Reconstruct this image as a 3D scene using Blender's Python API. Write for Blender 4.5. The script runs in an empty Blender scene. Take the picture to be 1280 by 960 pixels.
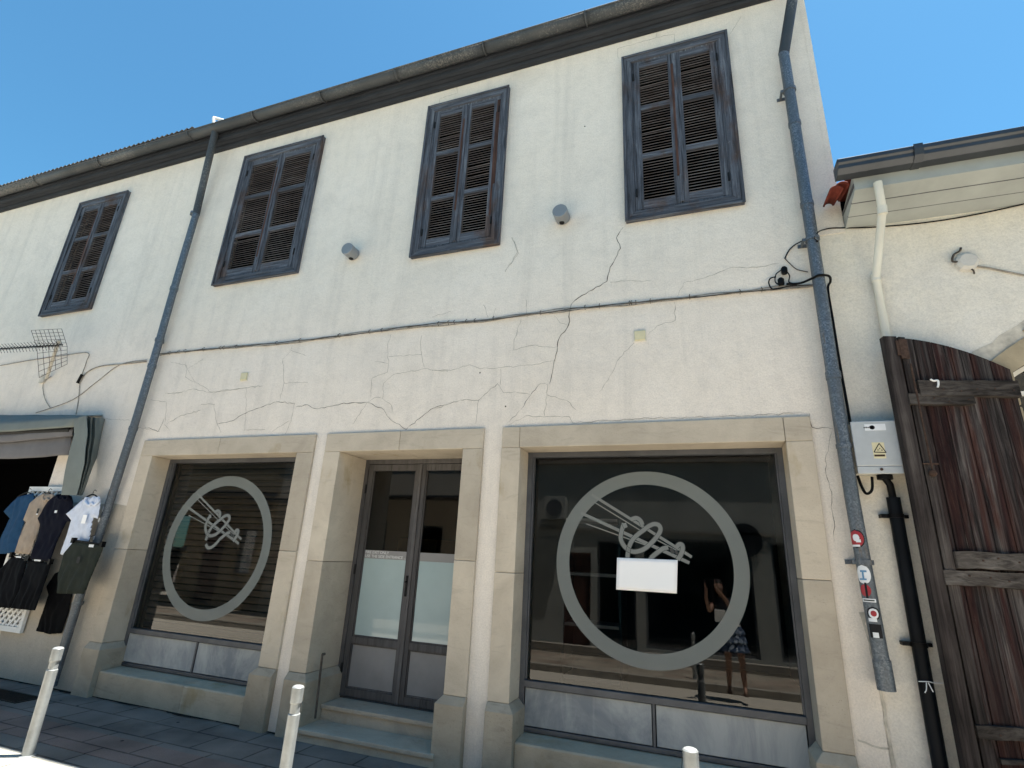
import bpy, bmesh, math, random
from mathutils import Vector, Matrix, noise as mnoise
random.seed(7)
R = math.radians
C = bpy.context.scene.collection
scene = bpy.context.scene

# ------------------------------------------------------------------ camera maths (facade plane is y = 0, ground z = 0)
CAM = Vector((0, -4.6, 1.64)); F = 654.7
RT = Vector((0.94143688, 0.33364141, 0.04878534)); UP = Vector((0.0619064, -0.31324789, 0.9476515)); FW = Vector((-0.33145768, 0.88913395, 0.31555765))
def wp(px, py, y=0.0):
    """measured photo point -> (x, z) on the wall-parallel plane at depth y"""
    d = FW*F + RT*(px-640) - UP*(py-480)
    p = CAM + d*((y-CAM.y)/d.y)
    return p.x, p.z
def wp3(px, py, y=0.0):
    a = wp(px, py, y); return (a[0], y, a[1])

# ------------------------------------------------------------------ materials
class NT:
    def __init__(s, name):
        s.m = bpy.data.materials.new(name); s.m.use_nodes = True; s.t = s.m.node_tree; s.t.nodes.clear()
        s.out = s.n('ShaderNodeOutputMaterial'); s.b = s.n('ShaderNodeBsdfPrincipled'); s.l(s.b.outputs[0], s.out.inputs[0])
        s.tc = s.n('ShaderNodeTexCoord').outputs['Object']
    def n(s, ty, **k):
        o = s.t.nodes.new(ty)
        for a, v in k.items(): setattr(o, a, v)
        return o
    def l(s, a, b): s.t.links.new(a, b)
    def map(s, scale=(1,1,1), src=None, rot=(0,0,0)):
        m = s.n('ShaderNodeMapping'); m.inputs['Scale'].default_value = scale; m.inputs['Rotation'].default_value = rot
        s.l(src or s.tc, m.inputs[0]); return m.outputs[0]
    def noise(s, scale, detail=4, rough=.55, vec=None, dist=0):
        n = s.n('ShaderNodeTexNoise'); n.inputs['Scale'].default_value = scale; n.inputs['Detail'].default_value = detail
        n.inputs['Roughness'].default_value = rough; n.inputs['Distortion'].default_value = dist
        s.l(vec or s.tc, n.inputs['Vector']); return n.outputs['Fac']
    def vor(s, scale, vec=None, feature='F1'):
        n = s.n('ShaderNodeTexVoronoi'); n.feature = feature; n.inputs['Scale'].default_value = scale
        s.l(vec or s.tc, n.inputs['Vector']); return n
    def ramp(s, fac, stops, interp='LINEAR'):
        r = s.n('ShaderNodeValToRGB'); r.color_ramp.interpolation = interp
        e = r.color_ramp.elements
        while len(e) < len(stops): e.new(.5)
        for x, (p, c) in zip(e, stops):
            x.position = p; x.color = (*c, 1) if isinstance(c, tuple) else (c, c, c, 1)
        s.l(fac, r.inputs[0]); return r.outputs[0]
    def mix(s, fac, a, b, blend='MIX'):
        m = s.n('ShaderNodeMix', data_type='RGBA', blend_type=blend)
        for i, v in ((0, fac), (6, a), (7, b)):
            if hasattr(v, 'is_output'): s.l(v, m.inputs[i])
            elif isinstance(v, tuple): m.inputs[i].default_value = (*v, 1)
            else: m.inputs[i].default_value = v
        return m.outputs[2]
    def math(s, op, a, b=0.0):
        m = s.n('ShaderNodeMath', operation=op)
        for i, v in ((0, a), (1, b)):
            if hasattr(v, 'is_output'): s.l(v, m.inputs[i])
            else: m.inputs[i].default_value = v
        return m.outputs[0]
    def bump(s, h, strength=.5, dist=.005, prev=None):
        b = s.n('ShaderNodeBump'); b.inputs['Strength'].default_value = strength; b.inputs['Distance'].default_value = dist
        s.l(h, b.inputs['Height'])
        if prev: s.l(prev, b.inputs['Normal'])
        s.l(b.outputs[0], s.b.inputs['Normal']); return b.outputs[0]
    def isl(s, c, lo=.86, hi=1.12):
        g_ = s.n('ShaderNodeNewGeometry').outputs['Random Per Island']; return s.mix(1., c, s.ramp(g_, [(0, lo), (1, min(hi, 1.0) if hi <= 1 else hi)]), 'MULTIPLY')
    def col(s, c):
        if hasattr(c, 'is_output'): s.l(c, s.b.inputs['Base Color'])
        else: s.b.inputs['Base Color'].default_value = (*c, 1)
    def set(s, rough=.6, metal=0., spec=.5, coat=0.):
        s.b.inputs['Roughness'].default_value = rough; s.b.inputs['Metallic'].default_value = metal
        s.b.inputs['Specular IOR Level'].default_value = spec; s.b.inputs['Coat Weight'].default_value = coat
        return s

def simple(name, c, rough=.6, metal=0., var=.18, scale=8, bump=0., coat=0., spec=None):
    k = NT(name); f = k.noise(scale, 5, .6)
    k.col(k.ramp(f, [(.3, tuple(x*(1-var) for x in c)), (.7, tuple(min(1, x*(1+var)) for x in c))]))
    k.set(rough, metal, coat=coat, spec=(.5 if max(c) > .03 and rough < .7 else .12 if rough < .94 else .02) if spec is None else spec)
    if bump: k.bump(k.noise(scale*8, 4), bump, .003)
    return k.m

def stucco_mat(name, base, warm, streak=.10):
    k = NT(name)
    big = k.noise(.55, 6, .6); c = k.mix(k.ramp(big, [(.35, 0), (.7, 1)]), base, warm)
    # rain streaks and soft dirt patches of their own shape
    st = k.noise(1.0, 7, .68, k.map((4.6, 1, .26))); c = k.mix(k.ramp(st, [(.50, 0), (.72, streak*4)]), c, tuple(x*.80 for x in base))
    pat = k.noise(1.3, 8, .7, dist=.5); c = k.mix(k.ramp(pat, [(.50, 0), (.66, streak*3.4)]), c, tuple(x*.84 for x in base))
    fine = k.noise(75, 3, .75); c = k.mix(.20, c, k.ramp(fine, [(.34, .30), (.60, 1.)]), 'MULTIPLY')
    md = k.noise(7, 6, .7); c = k.mix(.16, c, k.ramp(md, [(.33, .55), (.55, 1.)]), 'MULTIPLY')
    # small pits
    v = k.vor(16); c = k.mix(k.ramp(v.outputs['Distance'], [(.018, .2), (.03, 0)]), c, (.22, .2, .17))
    k.col(c); k.set(.92, spec=.25)
    h = k.math('ADD', k.noise(120, 4, .7), k.math('MULTIPLY', k.noise(22, 3), 1.4))
    k.bump(h, .6, .008)
    return k.m
def stone_mat(name, a, b, dark, stain=True):
    k = NT(name)
    n1 = k.noise(2.3, 8, .62, dist=.6); c = k.mix(k.ramp(n1, [(.32, 0), (.68, 1)]), a, b)
    v = k.noise(5, 6, .7, k.map((.5, 1, 2.6), rot=(0, R(24), 0)), dist=1.5); c = k.mix(k.ramp(v, [(.55, 0), (.75, .45)]), c, dark)
    sp = k.noise(60, 3, .8); c = k.mix(k.ramp(sp, [(.6, 0), (.8, .35)]), c, tuple(x*.6 for x in dark))
    if stain:
        s = k.noise(1.9, 5, .6, k.map((1, 1, .55))); c = k.mix(k.ramp(s, [(.60, 0), (.74, .75)]), c, (.30, .215, .09))
    pt = k.vor(47); c = k.mix(k.math('MULTIPLY', k.ramp(pt.outputs['Distance'], [(.07, .6), (.19, 0)]), k.ramp(k.noise(3.5, 5, .7), [(.5, 0), (.68, 1)])), c, tuple(x*.5 for x in dark)); k.col(k.isl(c, .80, 1.06)); k.set(.85, spec=.15)
    k.bump(k.math('ADD', k.noise(45, 5, .7), k.noise(9, 4)), .6, .006)
    return k.m
def wood_mat(name, cols, axis=(34, 34, 1.4), rough=.8, thr=(.3, .45, .58, .72), b=.6):
    k = NT(name)
    f = k.noise(1.0, 8, .66, k.map(axis), dist=.9)
    l = k.noise(1.6, 4, .6)
    ff = k.math('ADD', k.math('MULTIPLY', f, .62), k.math('MULTIPLY', l, .38))
    c = k.ramp(ff, list(zip(thr, cols)))
    fl = k.noise(1.0, 5, .7, k.map(tuple(x*2.6 for x in axis)))
    c = k.mix(k.ramp(fl, [(.28, .75), (.45, 0)]), c, (.018, .014, .012))
    k.col(k.isl(c, .7, 1.15)); k.set(rough, spec=.15); k.bump(fl, b, .006); return k.m
def galv_mat():
    k = NT('galvanised zinc spangle')
    v = k.vor(95); c = k.ramp(v.outputs['Color'], [(.15, (.080, .098, .118)), (.5, (.115, .138, .165)), (.92, (.215, .245, .275))])
    d = k.noise(2.0, 6, .6, k.map((3, 3, .7))); c = k.mix(k.ramp(d, [(.42, 0), (.62, .75)]), c, (.105, .115, .125)); r_ = k.noise(3.0, 7, .7, k.map((6, 6, .8))); c = k.mix(k.ramp(r_, [(.60, 0), (.70, .8)]), c, (.17, .125, .09))
    k.col(c); k.set(.5, .45); k.bump(k.noise(30, 3), .2, .002); return k.m
def metal_panel():
    k = NT('worn grey painted metal')
    c = k.mix(k.ramp(k.noise(1.6, 7, .68, k.map((1, 1, .6)), dist=.9), [(.42, 0), (.62, .95)]), (.385, .40, .40), (.19, .212, .235))
    c = k.mix(k.ramp(k.noise(2.2, 8, .7, k.map((3, 1, .5)), dist=.6), [(.55, 0), (.75, .6)]), c, (.48, .49, .48))
    c = k.mix(k.ramp(k.noise(40, 4, .8), [(.66, 0), (.74, .6)]), c, (.12, .11, .11))
    k.col(c); k.set(.55, .1); k.bump(k.noise(14, 4), .12, .003); return k.m
def glass_mat(name, tint=(.62, .66, .66), ior=1.75):
    m = bpy.data.materials.new(name); m.use_nodes = True; t = m.node_tree; t.nodes.clear()
    o = t.nodes.new('ShaderNodeOutputMaterial'); mx = t.nodes.new('ShaderNodeMixShader'); fr = t.nodes.new('ShaderNodeFresnel'); fr.inputs[0].default_value = ior
    tr = t.nodes.new('ShaderNodeBsdfTransparent'); tr.inputs[0].default_value = (*tint, 1); gl = t.nodes.new('ShaderNodeBsdfGlossy'); gl.inputs['Roughness'].default_value = .004
    t.links.new(fr.outputs[0], mx.inputs[0]); t.links.new(tr.outputs[0], mx.inputs[1]); t.links.new(gl.outputs[0], mx.inputs[2]); t.links.new(mx.outputs[0], o.inputs[0]); return m
def film_mat(name, c, alpha, coat=.0, rough=.6):
    k = NT(name); k.col(k.ramp(k.noise(5, 4), [(.3, tuple(x*.93 for x in c)), (.7, c)])); k.set(rough, coat=coat); k.b.inputs['Alpha'].default_value = alpha
    k.b.inputs['Coat Roughness'].default_value = .02; return k.m
def pave_mat(name, c1, c2, mort, bw, bh, red=None):
    k = NT(name); br = k.n('ShaderNodeTexBrick'); br.offset = .5
    k.l(k.tc, br.inputs['Vector']); br.inputs['Scale'].default_value = 1; br.inputs['Brick Width'].default_value = bw; br.inputs['Row Height'].default_value = bh
    br.inputs['Mortar Size'].default_value = .011; br.inputs['Mortar Smooth'].default_value = .3
    br.inputs['Color1'].default_value = (*c1, 1); br.inputs['Color2'].default_value = (*c2, 1); br.inputs['Mortar'].default_value = (*mort, 1)
    c = br.outputs['Color']; c = k.mix(.55, c, k.ramp(k.noise(1.1, 2), [(.38, .55), (.62, 1.3)]), 'MULTIPLY')
    c = k.mix(k.ramp(k.noise(2.2, 7, .65), [(.35, 0), (.7, .55)]), c, tuple(x*1.45 for x in c1))
    c = k.mix(k.ramp(k.noise(130, 3, .8), [(.4, .35), (.6, 0)]), c, tuple(x*.55 for x in c1))
    v = k.vor(3.7); c = k.mix(k.ramp(v.outputs['Distance'], [(.045, 1), (.07, 0)]), c, (.016, .016, .018))
    k.col(c); k.set(.85, spec=.12)
    h = k.math('SUBTRACT', k.math('MULTIPLY', k.noise(80, 4, .7), .35), k.math('MULTIPLY', br.outputs['Fac'], 2.))
    k.bump(h, .5, .004); return k.m

M = {}
M['stucco'] = stucco_mat('cream roughcast stucco', (.835, .765, .68), (.81, .73, .63), .16)
M['stucco2'] = stucco_mat('yellowed stucco', (.80, .76, .695), (.79, .72, .59), .12)
M['stone'] = stone_mat('honed limestone', (.58, .51, .41), (.45, .39, .31), (.29, .25, .205))
M['stone_old'] = stone_mat('weathered limestone', (.50, .435, .34), (.34, .29, .22), (.15, .13, .105))
M['sill'] = stone_mat('dirty limestone sill', (.56, .475, .36), (.43, .365, .27), (.24, .205, .16))
M['step'] = stone_mat('marble step', (.54, .46, .36), (.41, .35, .275), (.17, .145, .12))
M['rubble'] = stone_mat('rough arch stone', (.46, .38, .26), (.30, .25, .17), (.16, .13, .10))
def shutter_paint(name, hor=False, brown=.25):
    k = NT(name); st = (2.2, 40, 40) if hor else (40, 40, 2.2)
    g_ = k.noise(1.0, 8, .7, k.map(st), dist=.5)
    c = k.ramp(g_, [(.34, (.022, .022, .026)), (.44, (.055, .060, .074)), (.55, (.092, .102, .126)), (.68, (.17, .185, .21))])
    lo = k.noise(1.3, 5, .65, k.map((1.6, 1.6, .7))); bw_ = k.ramp(g_, [(.36, (.025, .017, .015)), (.5, (.075, .045, .034)), (.66, (.13, .085, .062))])
    c = k.mix(k.ramp(lo, [(.60-brown*.3, 0), (.70-brown*.3, .8)]), c, bw_)
    ch = k.noise(26, 6, .75); c = k.mix(k.ramp(ch, [(.62, 0), (.70, .55)]), c, (.22, .225, .235)); c = k.mix(k.ramp(ch, [(.30, .8), (.38, 0)]), c, (.02, .017, .016))
    k.col(k.isl(c, .72, 1.08)); k.set(.75, spec=.25); k.bump(k.math('ADD', g_, ch), .7, .005); return k.m
M['blue_wood'] = shutter_paint('weathered blue grey painted wood'); M['rail_paint'] = shutter_paint('weathered shutter rail', True, .2)
M['brown_wood'] = wood_mat('bare reddish shutter wood', [(.02, .014, .013), (.06, .032, .026), (.11, .055, .04), (.10, .10, .115)], thr=(.33, .45, .57, .68))
M['slat'] = wood_mat('louvre slat wood', [(.06, .046, .042), (.115, .09, .08), (.16, .133, .122), (.24, .22, .205)], axis=(3, 30, 30), thr=(.35, .45, .55, .66), b=.3)
def old_door():
    k = NT('old stained door planks')
    f = k.noise(1.0, 9, .7, k.map((26, 26, .9)), dist=1.2); c = k.ramp(f, [(.36, (.006, .0045, .0045)), (.46, (.026, .011, .011)), (.56, (.046, .021, .0175)), (.68, (.085, .052, .042))])
    g_ = k.noise(1.0, 7, .65, k.map((9, 9, .55)), dist=.6); c = k.mix(k.ramp(g_, [(.42, 0), (.56, .92)]), c, k.ramp(f, [(.38, (.010, .009, .009)), (.5, (.040, .035, .034)), (.65, (.115, .105, .10))]))
    p_ = k.noise(1.0, 8, .75, k.map((50, 50, 2.2)), dist=.5); c = k.mix(k.ramp(p_, [(.60, 0), (.70, .7)]), c, (.14, .115, .10))
    c = k.mix(k.ramp(p_, [(.30, .85), (.42, 0)]), c, (.007, .006, .006))
    k.col(k.isl(c, .7, 1.15)); k.set(.82, spec=.12); k.bump(k.math('ADD', f, p_), 1., .008); return k.m
M['door_wood'] = old_door()
M['rail_wood'] = wood_mat('grey splitting door rail wood', [(.012, .010, .009), (.045, .038, .033), (.085, .074, .066), (.16, .145, .13)], axis=(1.6, 26, 26), thr=(.36, .45, .55, .68), b=1.)
M['stile_wood'] = wood_mat('grey door stile wood', [(.010, .0085, .008), (.028, .022, .021), (.055, .046, .043), (.11, .098, .09)], axis=(26, 26, 1.1), thr=(.36, .45, .55, .68), b=1.)
M['eave'] = wood_mat('dark painted eave boards', [(.016, .019, .024), (.026, .030, .037), (.036, .041, .050), (.06, .064, .072)], axis=(1.2, 20, 20), thr=(.3, .45, .6, .75), b=.2)
M['galv'] = galv_mat()
M['dado'] = stucco_mat('beige repainted stucco', (.56, .50, .41), (.50, .44, .36))
def gutter_mat():
    k = NT('old zinc gutter with lichen'); c = k.mix(k.ramp(k.noise(1.2, 6, .6), [(.4, 0), (.6, 1)]), (.036, .042, .048), (.062, .066, .070))
    c = k.mix(k.ramp(k.math('MULTIPLY', k.noise(42, 5, .8), k.ramp(k.noise(.7, 3), [(.4, .75), (.6, 1.15)])), [(.5, 0), (.62, .8)]), c, (.17, .165, .155)); c = k.mix(k.ramp(k.noise(25, 5, .8), [(.3, .8), (.42, 0)]), c, (.03, .03, .03))
    k.col(c); k.set(.6, .2); k.bump(k.noise(60, 4), .5, .004); return k.m
M['gutter'] = gutter_mat()
M['gutter_dark'] = simple('anthracite sheet gutter', (.045, .05, .058), .35, .4, .25, 3)
M['soffit'] = simple('grey green painted soffit', (.33, .35, .335), .6, 0, .12, 3)
M['roof'] = simple('grey corrugated roof sheet', (.16, .15, .14), .8, 0, .3, 5, .3)
M['tile'] = simple('red clay roof tile', (.15, .035, .025), .8, 0, .3, 9, .3)
M['frame'] = simple('grey metal shop frame', (.085, .088, .096), .5, .2, .25, 6, .1)
M['door_frame'] = wood_mat('scuffed dark metal door frame', [(.04, .035, .034), (.085, .08, .078), (.12, .115, .115), (.20, .185, .16)], axis=(20, 20, 1.2), thr=(.32, .42, .6, .74), b=.2)
M['door_panel'] = simple('grey door kick panel', (.23, .225, .225), .6, 0, .12, 3, .1)
M['panel'] = metal_panel()
M['glass'] = glass_mat('shop glass', (.60, .66, .67), 1.66)
M['glass_dark'] = glass_mat('dark tinted glass', (.35, .38, .4), 1.7)
M['frost'] = film_mat('frosted privacy film', (.42, .53, .53), .93, 1.0, .35)
M['decal'] = film_mat('etched vinyl decal', (.27, .295, .28), .60)
M['decal2'] = film_mat('etched vinyl drawing', (.30, .32, .305), .62)
M['decal_line'] = film_mat('etched vinyl line', (.06, .065, .065), .8)
M['note'] = film_mat('grey film lettering strip', (.30, .29, .28), .92)
M['paper'] = simple('white paper', (.93, .93, .93), .7, 0, .01, 3)
M['white'] = simple('white paint', (.74, .74, .72), .5, 0, .08, 6)
M['offwhite'] = simple('white plastic pipe', (.62, .60, .52), .5, 0, .1, 3)
M['bollard'] = simple('silver grey bollard paint', (.27, .285, .285), .42, .3, .22, 9, .1)
M['black'] = simple('black rubber', (.004, .004, .0045), .5, 0, .2, 8)
M['blackpipe'] = simple('black plastic conduit', (.004, .0055, .008), .5, 0, .3, 5)
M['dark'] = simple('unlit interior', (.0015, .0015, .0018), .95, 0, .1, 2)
M['room'] = simple('dim room paint', (.020, .040, .048), .9, 0, .1, 2)
M['slatdark'] = simple('dark roller shutter', (.10, .085, .08), .6, .1, .15, 3)
M['lamp'] = simple('grey powder coated lamp', (.22, .235, .25), .5, .2, .06, 5)
M['cable'] = simple('old painted cable', (.26, .235, .20), .8, 0, .5, 20)
M['cable_dark'] = simple('old dark cable', (.07, .06, .052), .8, 0, .4, 20)
M['box'] = simple('aged light grey cabinet', (.43, .45, .46), .45, .15, .08, 7, .08)
M['box_old'] = stone_mat('whitewashed lumpy plaster', (.62, .60, .56), (.50, .48, .44), (.25, .22, .19), False)
M['rust'] = simple('rusty iron', (.07, .045, .035), .85, .2, .4, 25, .4)
M['crack'] = simple('crack shadow gap', (.10, .085, .07), 1, 0, .3, 20)
M['crack_mid'] = simple('thin crack', (.20, .18, .15), 1, 0, .3, 20)
M['crack_fine'] = simple('hairline crack', (.37, .335, .285), 1, 0, .25, 20)
M['dirt'] = simple('exposed grey render', (.50, .465, .40), .95, 0, .3, 12, .5)
M['awning'] = simple('grey green awning cloth', (.175, .195, .183), .75, 0, .1, 3, .1)
M['awning2'] = simple('grey awning lining', (.15, .148, .155), .8, 0, .1, 3)
M['asphalt'] = simple('dusty worn asphalt', (.42, .385, .325), .9, 0, .2, 40, .6)
M['kerb'] = stone_mat('kerb stone', (.30, .28, .24), (.24, .22, .19), (.15, .14, .12), False)
M['pave'] = pave_mat('dark slate paving', (.225, .190, .165), (.15, .130, .115), (.02, .018, .016), .56, .32)
M['pave_red'] = pave_mat('dusty red paving', (.25, .175, .145), (.19, .135, .115), (.02, .018, .016), .56, .32)
M['pave_sunlit'] = pave_mat('concrete paving lightened for sun', (.40, .385, .34), (.34, .32, .28), (.06, .06, .06), .5, .32)  # sun patch put into the colour: paler slabs along the pavement edge
M['pave_far'] = pave_mat('beige paving', (.26, .235, .19), (.22, .16, .125), (.08, .08, .07), .6, .4)
M['dark_dirt'] = simple('black street grime', (.035, .032, .028), 1, 0, .4, 30, .5)
M['iron'] = simple('cast iron', (.02, .02, .02), .6, .5, .3, 20)
M['red'] = simple('red sticker', (.32, .02, .03), .4, 0, .2, 20)
M['sticker_white'] = simple('white sticker', (.68, .70, .72), .4, 0, .05, 20)
M['sticker_black'] = simple('black print', (.015, .015, .018), .4)
M['sticker_blue'] = simple('blue print', (.10, .25, .42), .4)
M['sticker_yellow'] = simple('yellow label', (.62, .56, .36), .5, 0, .08, 20)
M['orange'] = simple('brown orange cardboard', (.20, .11, .04), .8)
def cloth(name, c, r=.9): return simple(name, c, r, 0, .12, 14, .3)
M['c_blue'] = cloth('petrol blue cotton', (.018, .058, .125)); M['c_beige'] = cloth('beige cotton', (.33, .27, .215)); M['c_navy'] = cloth('navy cotton', (.0035, .0045, .012))
M['c_white'] = cloth('white cotton', (.60, .65, .76)); M['c_olive'] = cloth('olive grey twill', (.024, .029, .024)); M['c_black'] = cloth('black denim', (.0035, .004, .0055)); M['c_black2'] = cloth('black jersey', (.002, .002, .0025))

# ------------------------------------------------------------------ mesh helpers
class MB:
    def __init__(s): s.v = []; s.f = []; s.mi = []; s.cur = 0; s.sm = []; s.smooth = False
    def add(s, vs, fs, smooth=None):
        o = len(s.v); s.v += [tuple(v) for v in vs]
        for f in fs: s.f.append([o+i for i in f]); s.mi.append(s.cur); s.sm.append(s.smooth if smooth is None else smooth)
        return s
    def box(s, x0, x1, y0, y1, z0, z1):
        x0, x1 = min(x0, x1), max(x0, x1); y0, y1 = min(y0, y1), max(y0, y1); z0, z1 = min(z0, z1), max(z0, z1)
        return s.add([(x0,y0,z0),(x1,y0,z0),(x1,y1,z0),(x0,y1,z0),(x0,y0,z1),(x1,y0,z1),(x1,y1,z1),(x0,y1,z1)],
                     [(0,3,2,1),(4,5,6,7),(0,1,5,4),(1,2,6,5),(2,3,7,6),(3,0,4,7)])
    def bbox(s, x0, x1, y0, y1, z0, z1, b=.006):
        """box with chamfered edges (bevelled front edges catch light)"""
        bm = bmesh.new(); bmesh.ops.create_cube(bm, size=1)
        for v in bm.verts: v.co = Vector(((x0+x1)/2+v.co.x*(x1-x0), (y0+y1)/2+v.co.y*(y1-y0), (z0+z1)/2+v.co.z*(z1-z0)))
        bmesh.ops.bevel(bm, geom=bm.edges[:], offset=b, segments=2, affect='EDGES', profile=.6)
        bm.verts.index_update(); s.add([v.co[:] for v in bm.verts], [[v.index for v in f.verts] for f in bm.faces]); bm.free(); return s
    def poly(s, pts, axis_y0, axis_y1):
        """closed outline [(x,z)] extruded along y"""
        n = len(pts); a = [(x, axis_y0, z) for x, z in pts]; b = [(x, axis_y1, z) for x, z in pts]
        return s.add(a+b, [list(range(n)), list(range(2*n-1, n-1, -1))]+[(i, (i+1) % n, n+(i+1) % n, n+i) for i in range(n)])
    def prof(s, pts, x0, x1):
        """closed profile [(y,z)] extruded along x"""
        n = len(pts); a = [(x0, y, z) for y, z in pts]; b = [(x1, y, z) for y, z in pts]
        return s.add(a+b, [list(range(n)), list(range(2*n-1, n-1, -1))]+[(i, (i+1) % n, n+(i+1) % n, n+i) for i in range(n)])
    def tube(s, pts, r, seg=10, cap=True):
        pts = [Vector(p) for p in pts]; rs = r if isinstance(r, (list, tuple)) else [r]*len(pts)
        o = len(s.v); vs = []; nrm = None
        for i, p in enumerate(pts):
            d = (pts[min(i+1, len(pts)-1)]-pts[max(i-1, 0)])
            if d.length < 1e-9: d = Vector((0, 0, 1))
            d.normalize()
            if nrm is None: nrm = d.orthogonal().normalized()
            nrm = (nrm-d*nrm.dot(d)); nrm = nrm.normalized() if nrm.length > 1e-6 else d.orthogonal().normalized()
            b = d.cross(nrm)
            for k in range(seg):
                a = 2*math.pi*k/seg; vs.append(p+(nrm*math.cos(a)+b*math.sin(a))*rs[i])
        fs = [(i*seg+k, i*seg+(k+1) % seg, (i+1)*seg+(k+1) % seg, (i+1)*seg+k) for i in range(len(pts)-1) for k in range(seg)]
        s.add(vs, fs, True)
        if cap:
            s.add(vs[:seg], [list(range(seg))[::-1]], False); s.add(vs[-seg:], [list(range(seg))], False)
        return s
    def ribbon(s, pts, w, y):
        """thin band in the wall plane; pts [(x,z)]; w width or list"""
        n = len(pts); ws = w if isinstance(w, list) else [w]*n; vs = []
        for i in range(n):
            a = pts[max(i-1, 0)]; b = pts[min(i+1, n-1)]; dx, dz = b[0]-a[0], b[1]-a[1]; L = math.hypot(dx, dz) or 1
            nx, nz = -dz/L*ws[i]/2, dx/L*ws[i]/2
            vs += [(pts[i][0]+nx, y, pts[i][1]+nz), (pts[i][0]-nx, y, pts[i][1]-nz)]
        return s.add(vs, [(2*i, 2*i+1, 2*i+3, 2*i+2) for i in range(n-1)])
    def build(s, name, mats, parent=None, bev=0):
        me = bpy.data.meshes.new(name); me.from_pydata(s.v, [], s.f)
        for m in (mats if isinstance(mats, list) else [mats]): me.materials.append(M[m] if isinstance(m, str) else m)
        me.polygons.foreach_set('material_index', s.mi); me.polygons.foreach_set('use_smooth', s.sm); me.update()
        bm = bmesh.new(); bm.from_mesh(me); bmesh.ops.recalc_face_normals(bm, faces=bm.faces[:]); bm.to_mesh(me); bm.free()
        o = bpy.data.objects.new(name, me); C.objects.link(o)
        if parent: o.parent = parent; o.matrix_parent_inverse = Matrix.Translation(-parent.location)
        if bev:
            b = o.modifiers.new('bevel', 'BEVEL'); b.width = bev; b.segments = 2; b.limit_method = 'ANGLE'; b.angle_limit = R(40)
        return o
def tag(o, label=None, cat=None, group=None, kind=None):
    for k, v in (('label', label), ('category', cat), ('group', group), ('kind', kind)):
        if v: o[k] = v
    return o
def empty(name, loc, label, cat, group=None):
    o = bpy.data.objects.new(name, None); o.empty_display_size = .2; o.location = loc; C.objects.link(o)
    bpy.context.view_layer.update(); return tag(o, label, cat, group)
def holes_wall(mb, x0, x1, z0, z1, y0, y1, holes):
    xs = sorted({x0, x1, *[h[0] for h in holes], *[h[1] for h in holes]}); zs = sorted({z0, z1, *[h[2] for h in holes], *[h[3] for h in holes]})
    inh = lambda x, z: any(h[0] < x < h[1] and h[2] < z < h[3] for h in holes)
    for a, b in zip(xs, xs[1:]):
        for c, d in zip(zs, zs[1:]):
            if not inh((a+b)/2, (c+d)/2):
                mb.add([(a,y0,c),(b,y0,c),(b,y0,d),(a,y0,d)], [(0,1,2,3)]); mb.add([(a,y1,c),(b,y1,c),(b,y1,d),(a,y1,d)], [(3,2,1,0)])
    def ring(a, b, c, d):
        mb.add([(a,y0,c),(b,y0,c),(b,y0,d),(a,y0,d),(a,y1,c),(b,y1,c),(b,y1,d),(a,y1,d)], [(0,4,5,1),(1,5,6,2),(2,6,7,3),(3,7,4,0)])
    for h in holes: ring(*h)
    ring(x0, x1, z0, z1); return mb
def text_mb(s, size, mat, name, loc, parent, tilt=0, ext=.0008, align='LEFT', rot=(R(90), 0, 0)):
    cu = bpy.data.curves.new('t', 'FONT'); cu.body = s; cu.size = size; cu.extrude = ext; cu.align_x = align
    to = bpy.data.objects.new('t', cu); C.objects.link(to); bpy.context.view_layer.update()
    me = bpy.data.meshes.new_from_object(to.evaluated_get(bpy.context.evaluated_depsgraph_get()))
    bpy.data.objects.remove(to); me.materials.clear(); me.materials.append(M[mat])
    Mx = Matrix.Translation(Vector(loc)) @ Matrix.Rotation(rot[2], 4, 'Z') @ Matrix.Rotation(rot[0], 4, 'X'); me.transform(Mx)
    o = bpy.data.objects.new(name, me); C.objects.link(o)
    if parent: o.parent = parent; o.matrix_parent_inverse = Matrix.Translation(-parent.location)
    return o

# ================================================================== GROUND
g = MB(); g.add([(-400,-400,-.13),(400,-400,-.13),(400,400,-.13),(-400,400,-.13)], [(0,1,2,3)]); tag(g.build('ground', 'asphalt'), kind='structure')
g = MB(); g.box(-60, 40, -5.75, -1.75, -.125, -.12); tag(g.build('road', 'asphalt'), kind='structure')
g = MB(); g.box(-60, 40, -1.30, 14, -.12, 0.); tag(g.build('pavement', 'pave'), kind='structure')
g = MB(); g.box(-60, 40, -1.11, -.74, .001, .0045); tag(g.build('pavement_band', 'pave_red'), kind='structure')
g = MB(); g.box(-60, 40, -1.60, -1.30, -.12, .0); tag(g.build('pavement_sunlit', 'pave_sunlit'), kind='structure')
g = MB()
x = -40
while x < 20: g.bbox(x, x+.99, -1.75, -1.603, -.14, .003, .012); x += 1.0
tag(g.build('kerb', 'kerb'), kind='structure')
g = MB(); g.box(-60, 40, -8.0, -5.9, -.12, .0); tag(g.build('far_pavement', 'pave_far'), kind='structure')
g = MB(); x = -40
while x < 20: g.bbox(x, x+.99, -5.897, -5.75, -.14, .003, .012); x += 1.0
tag(g.build('far_kerb', 'kerb'), kind='structure')

# ================================================================== MAIN BUILDING
XR = 1.30; XL = -16.0; HT = 7.43
mbld = empty('townhouse', (-4, 0, 0), 'cream stuccoed two storey building with blue grey louvred shutters and stone framed shopfronts', 'building')
WIN = [(-9.79, -8.60), (-6.11, -4.68), (-3.04, -1.94), (-.57, .53)]
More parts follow.
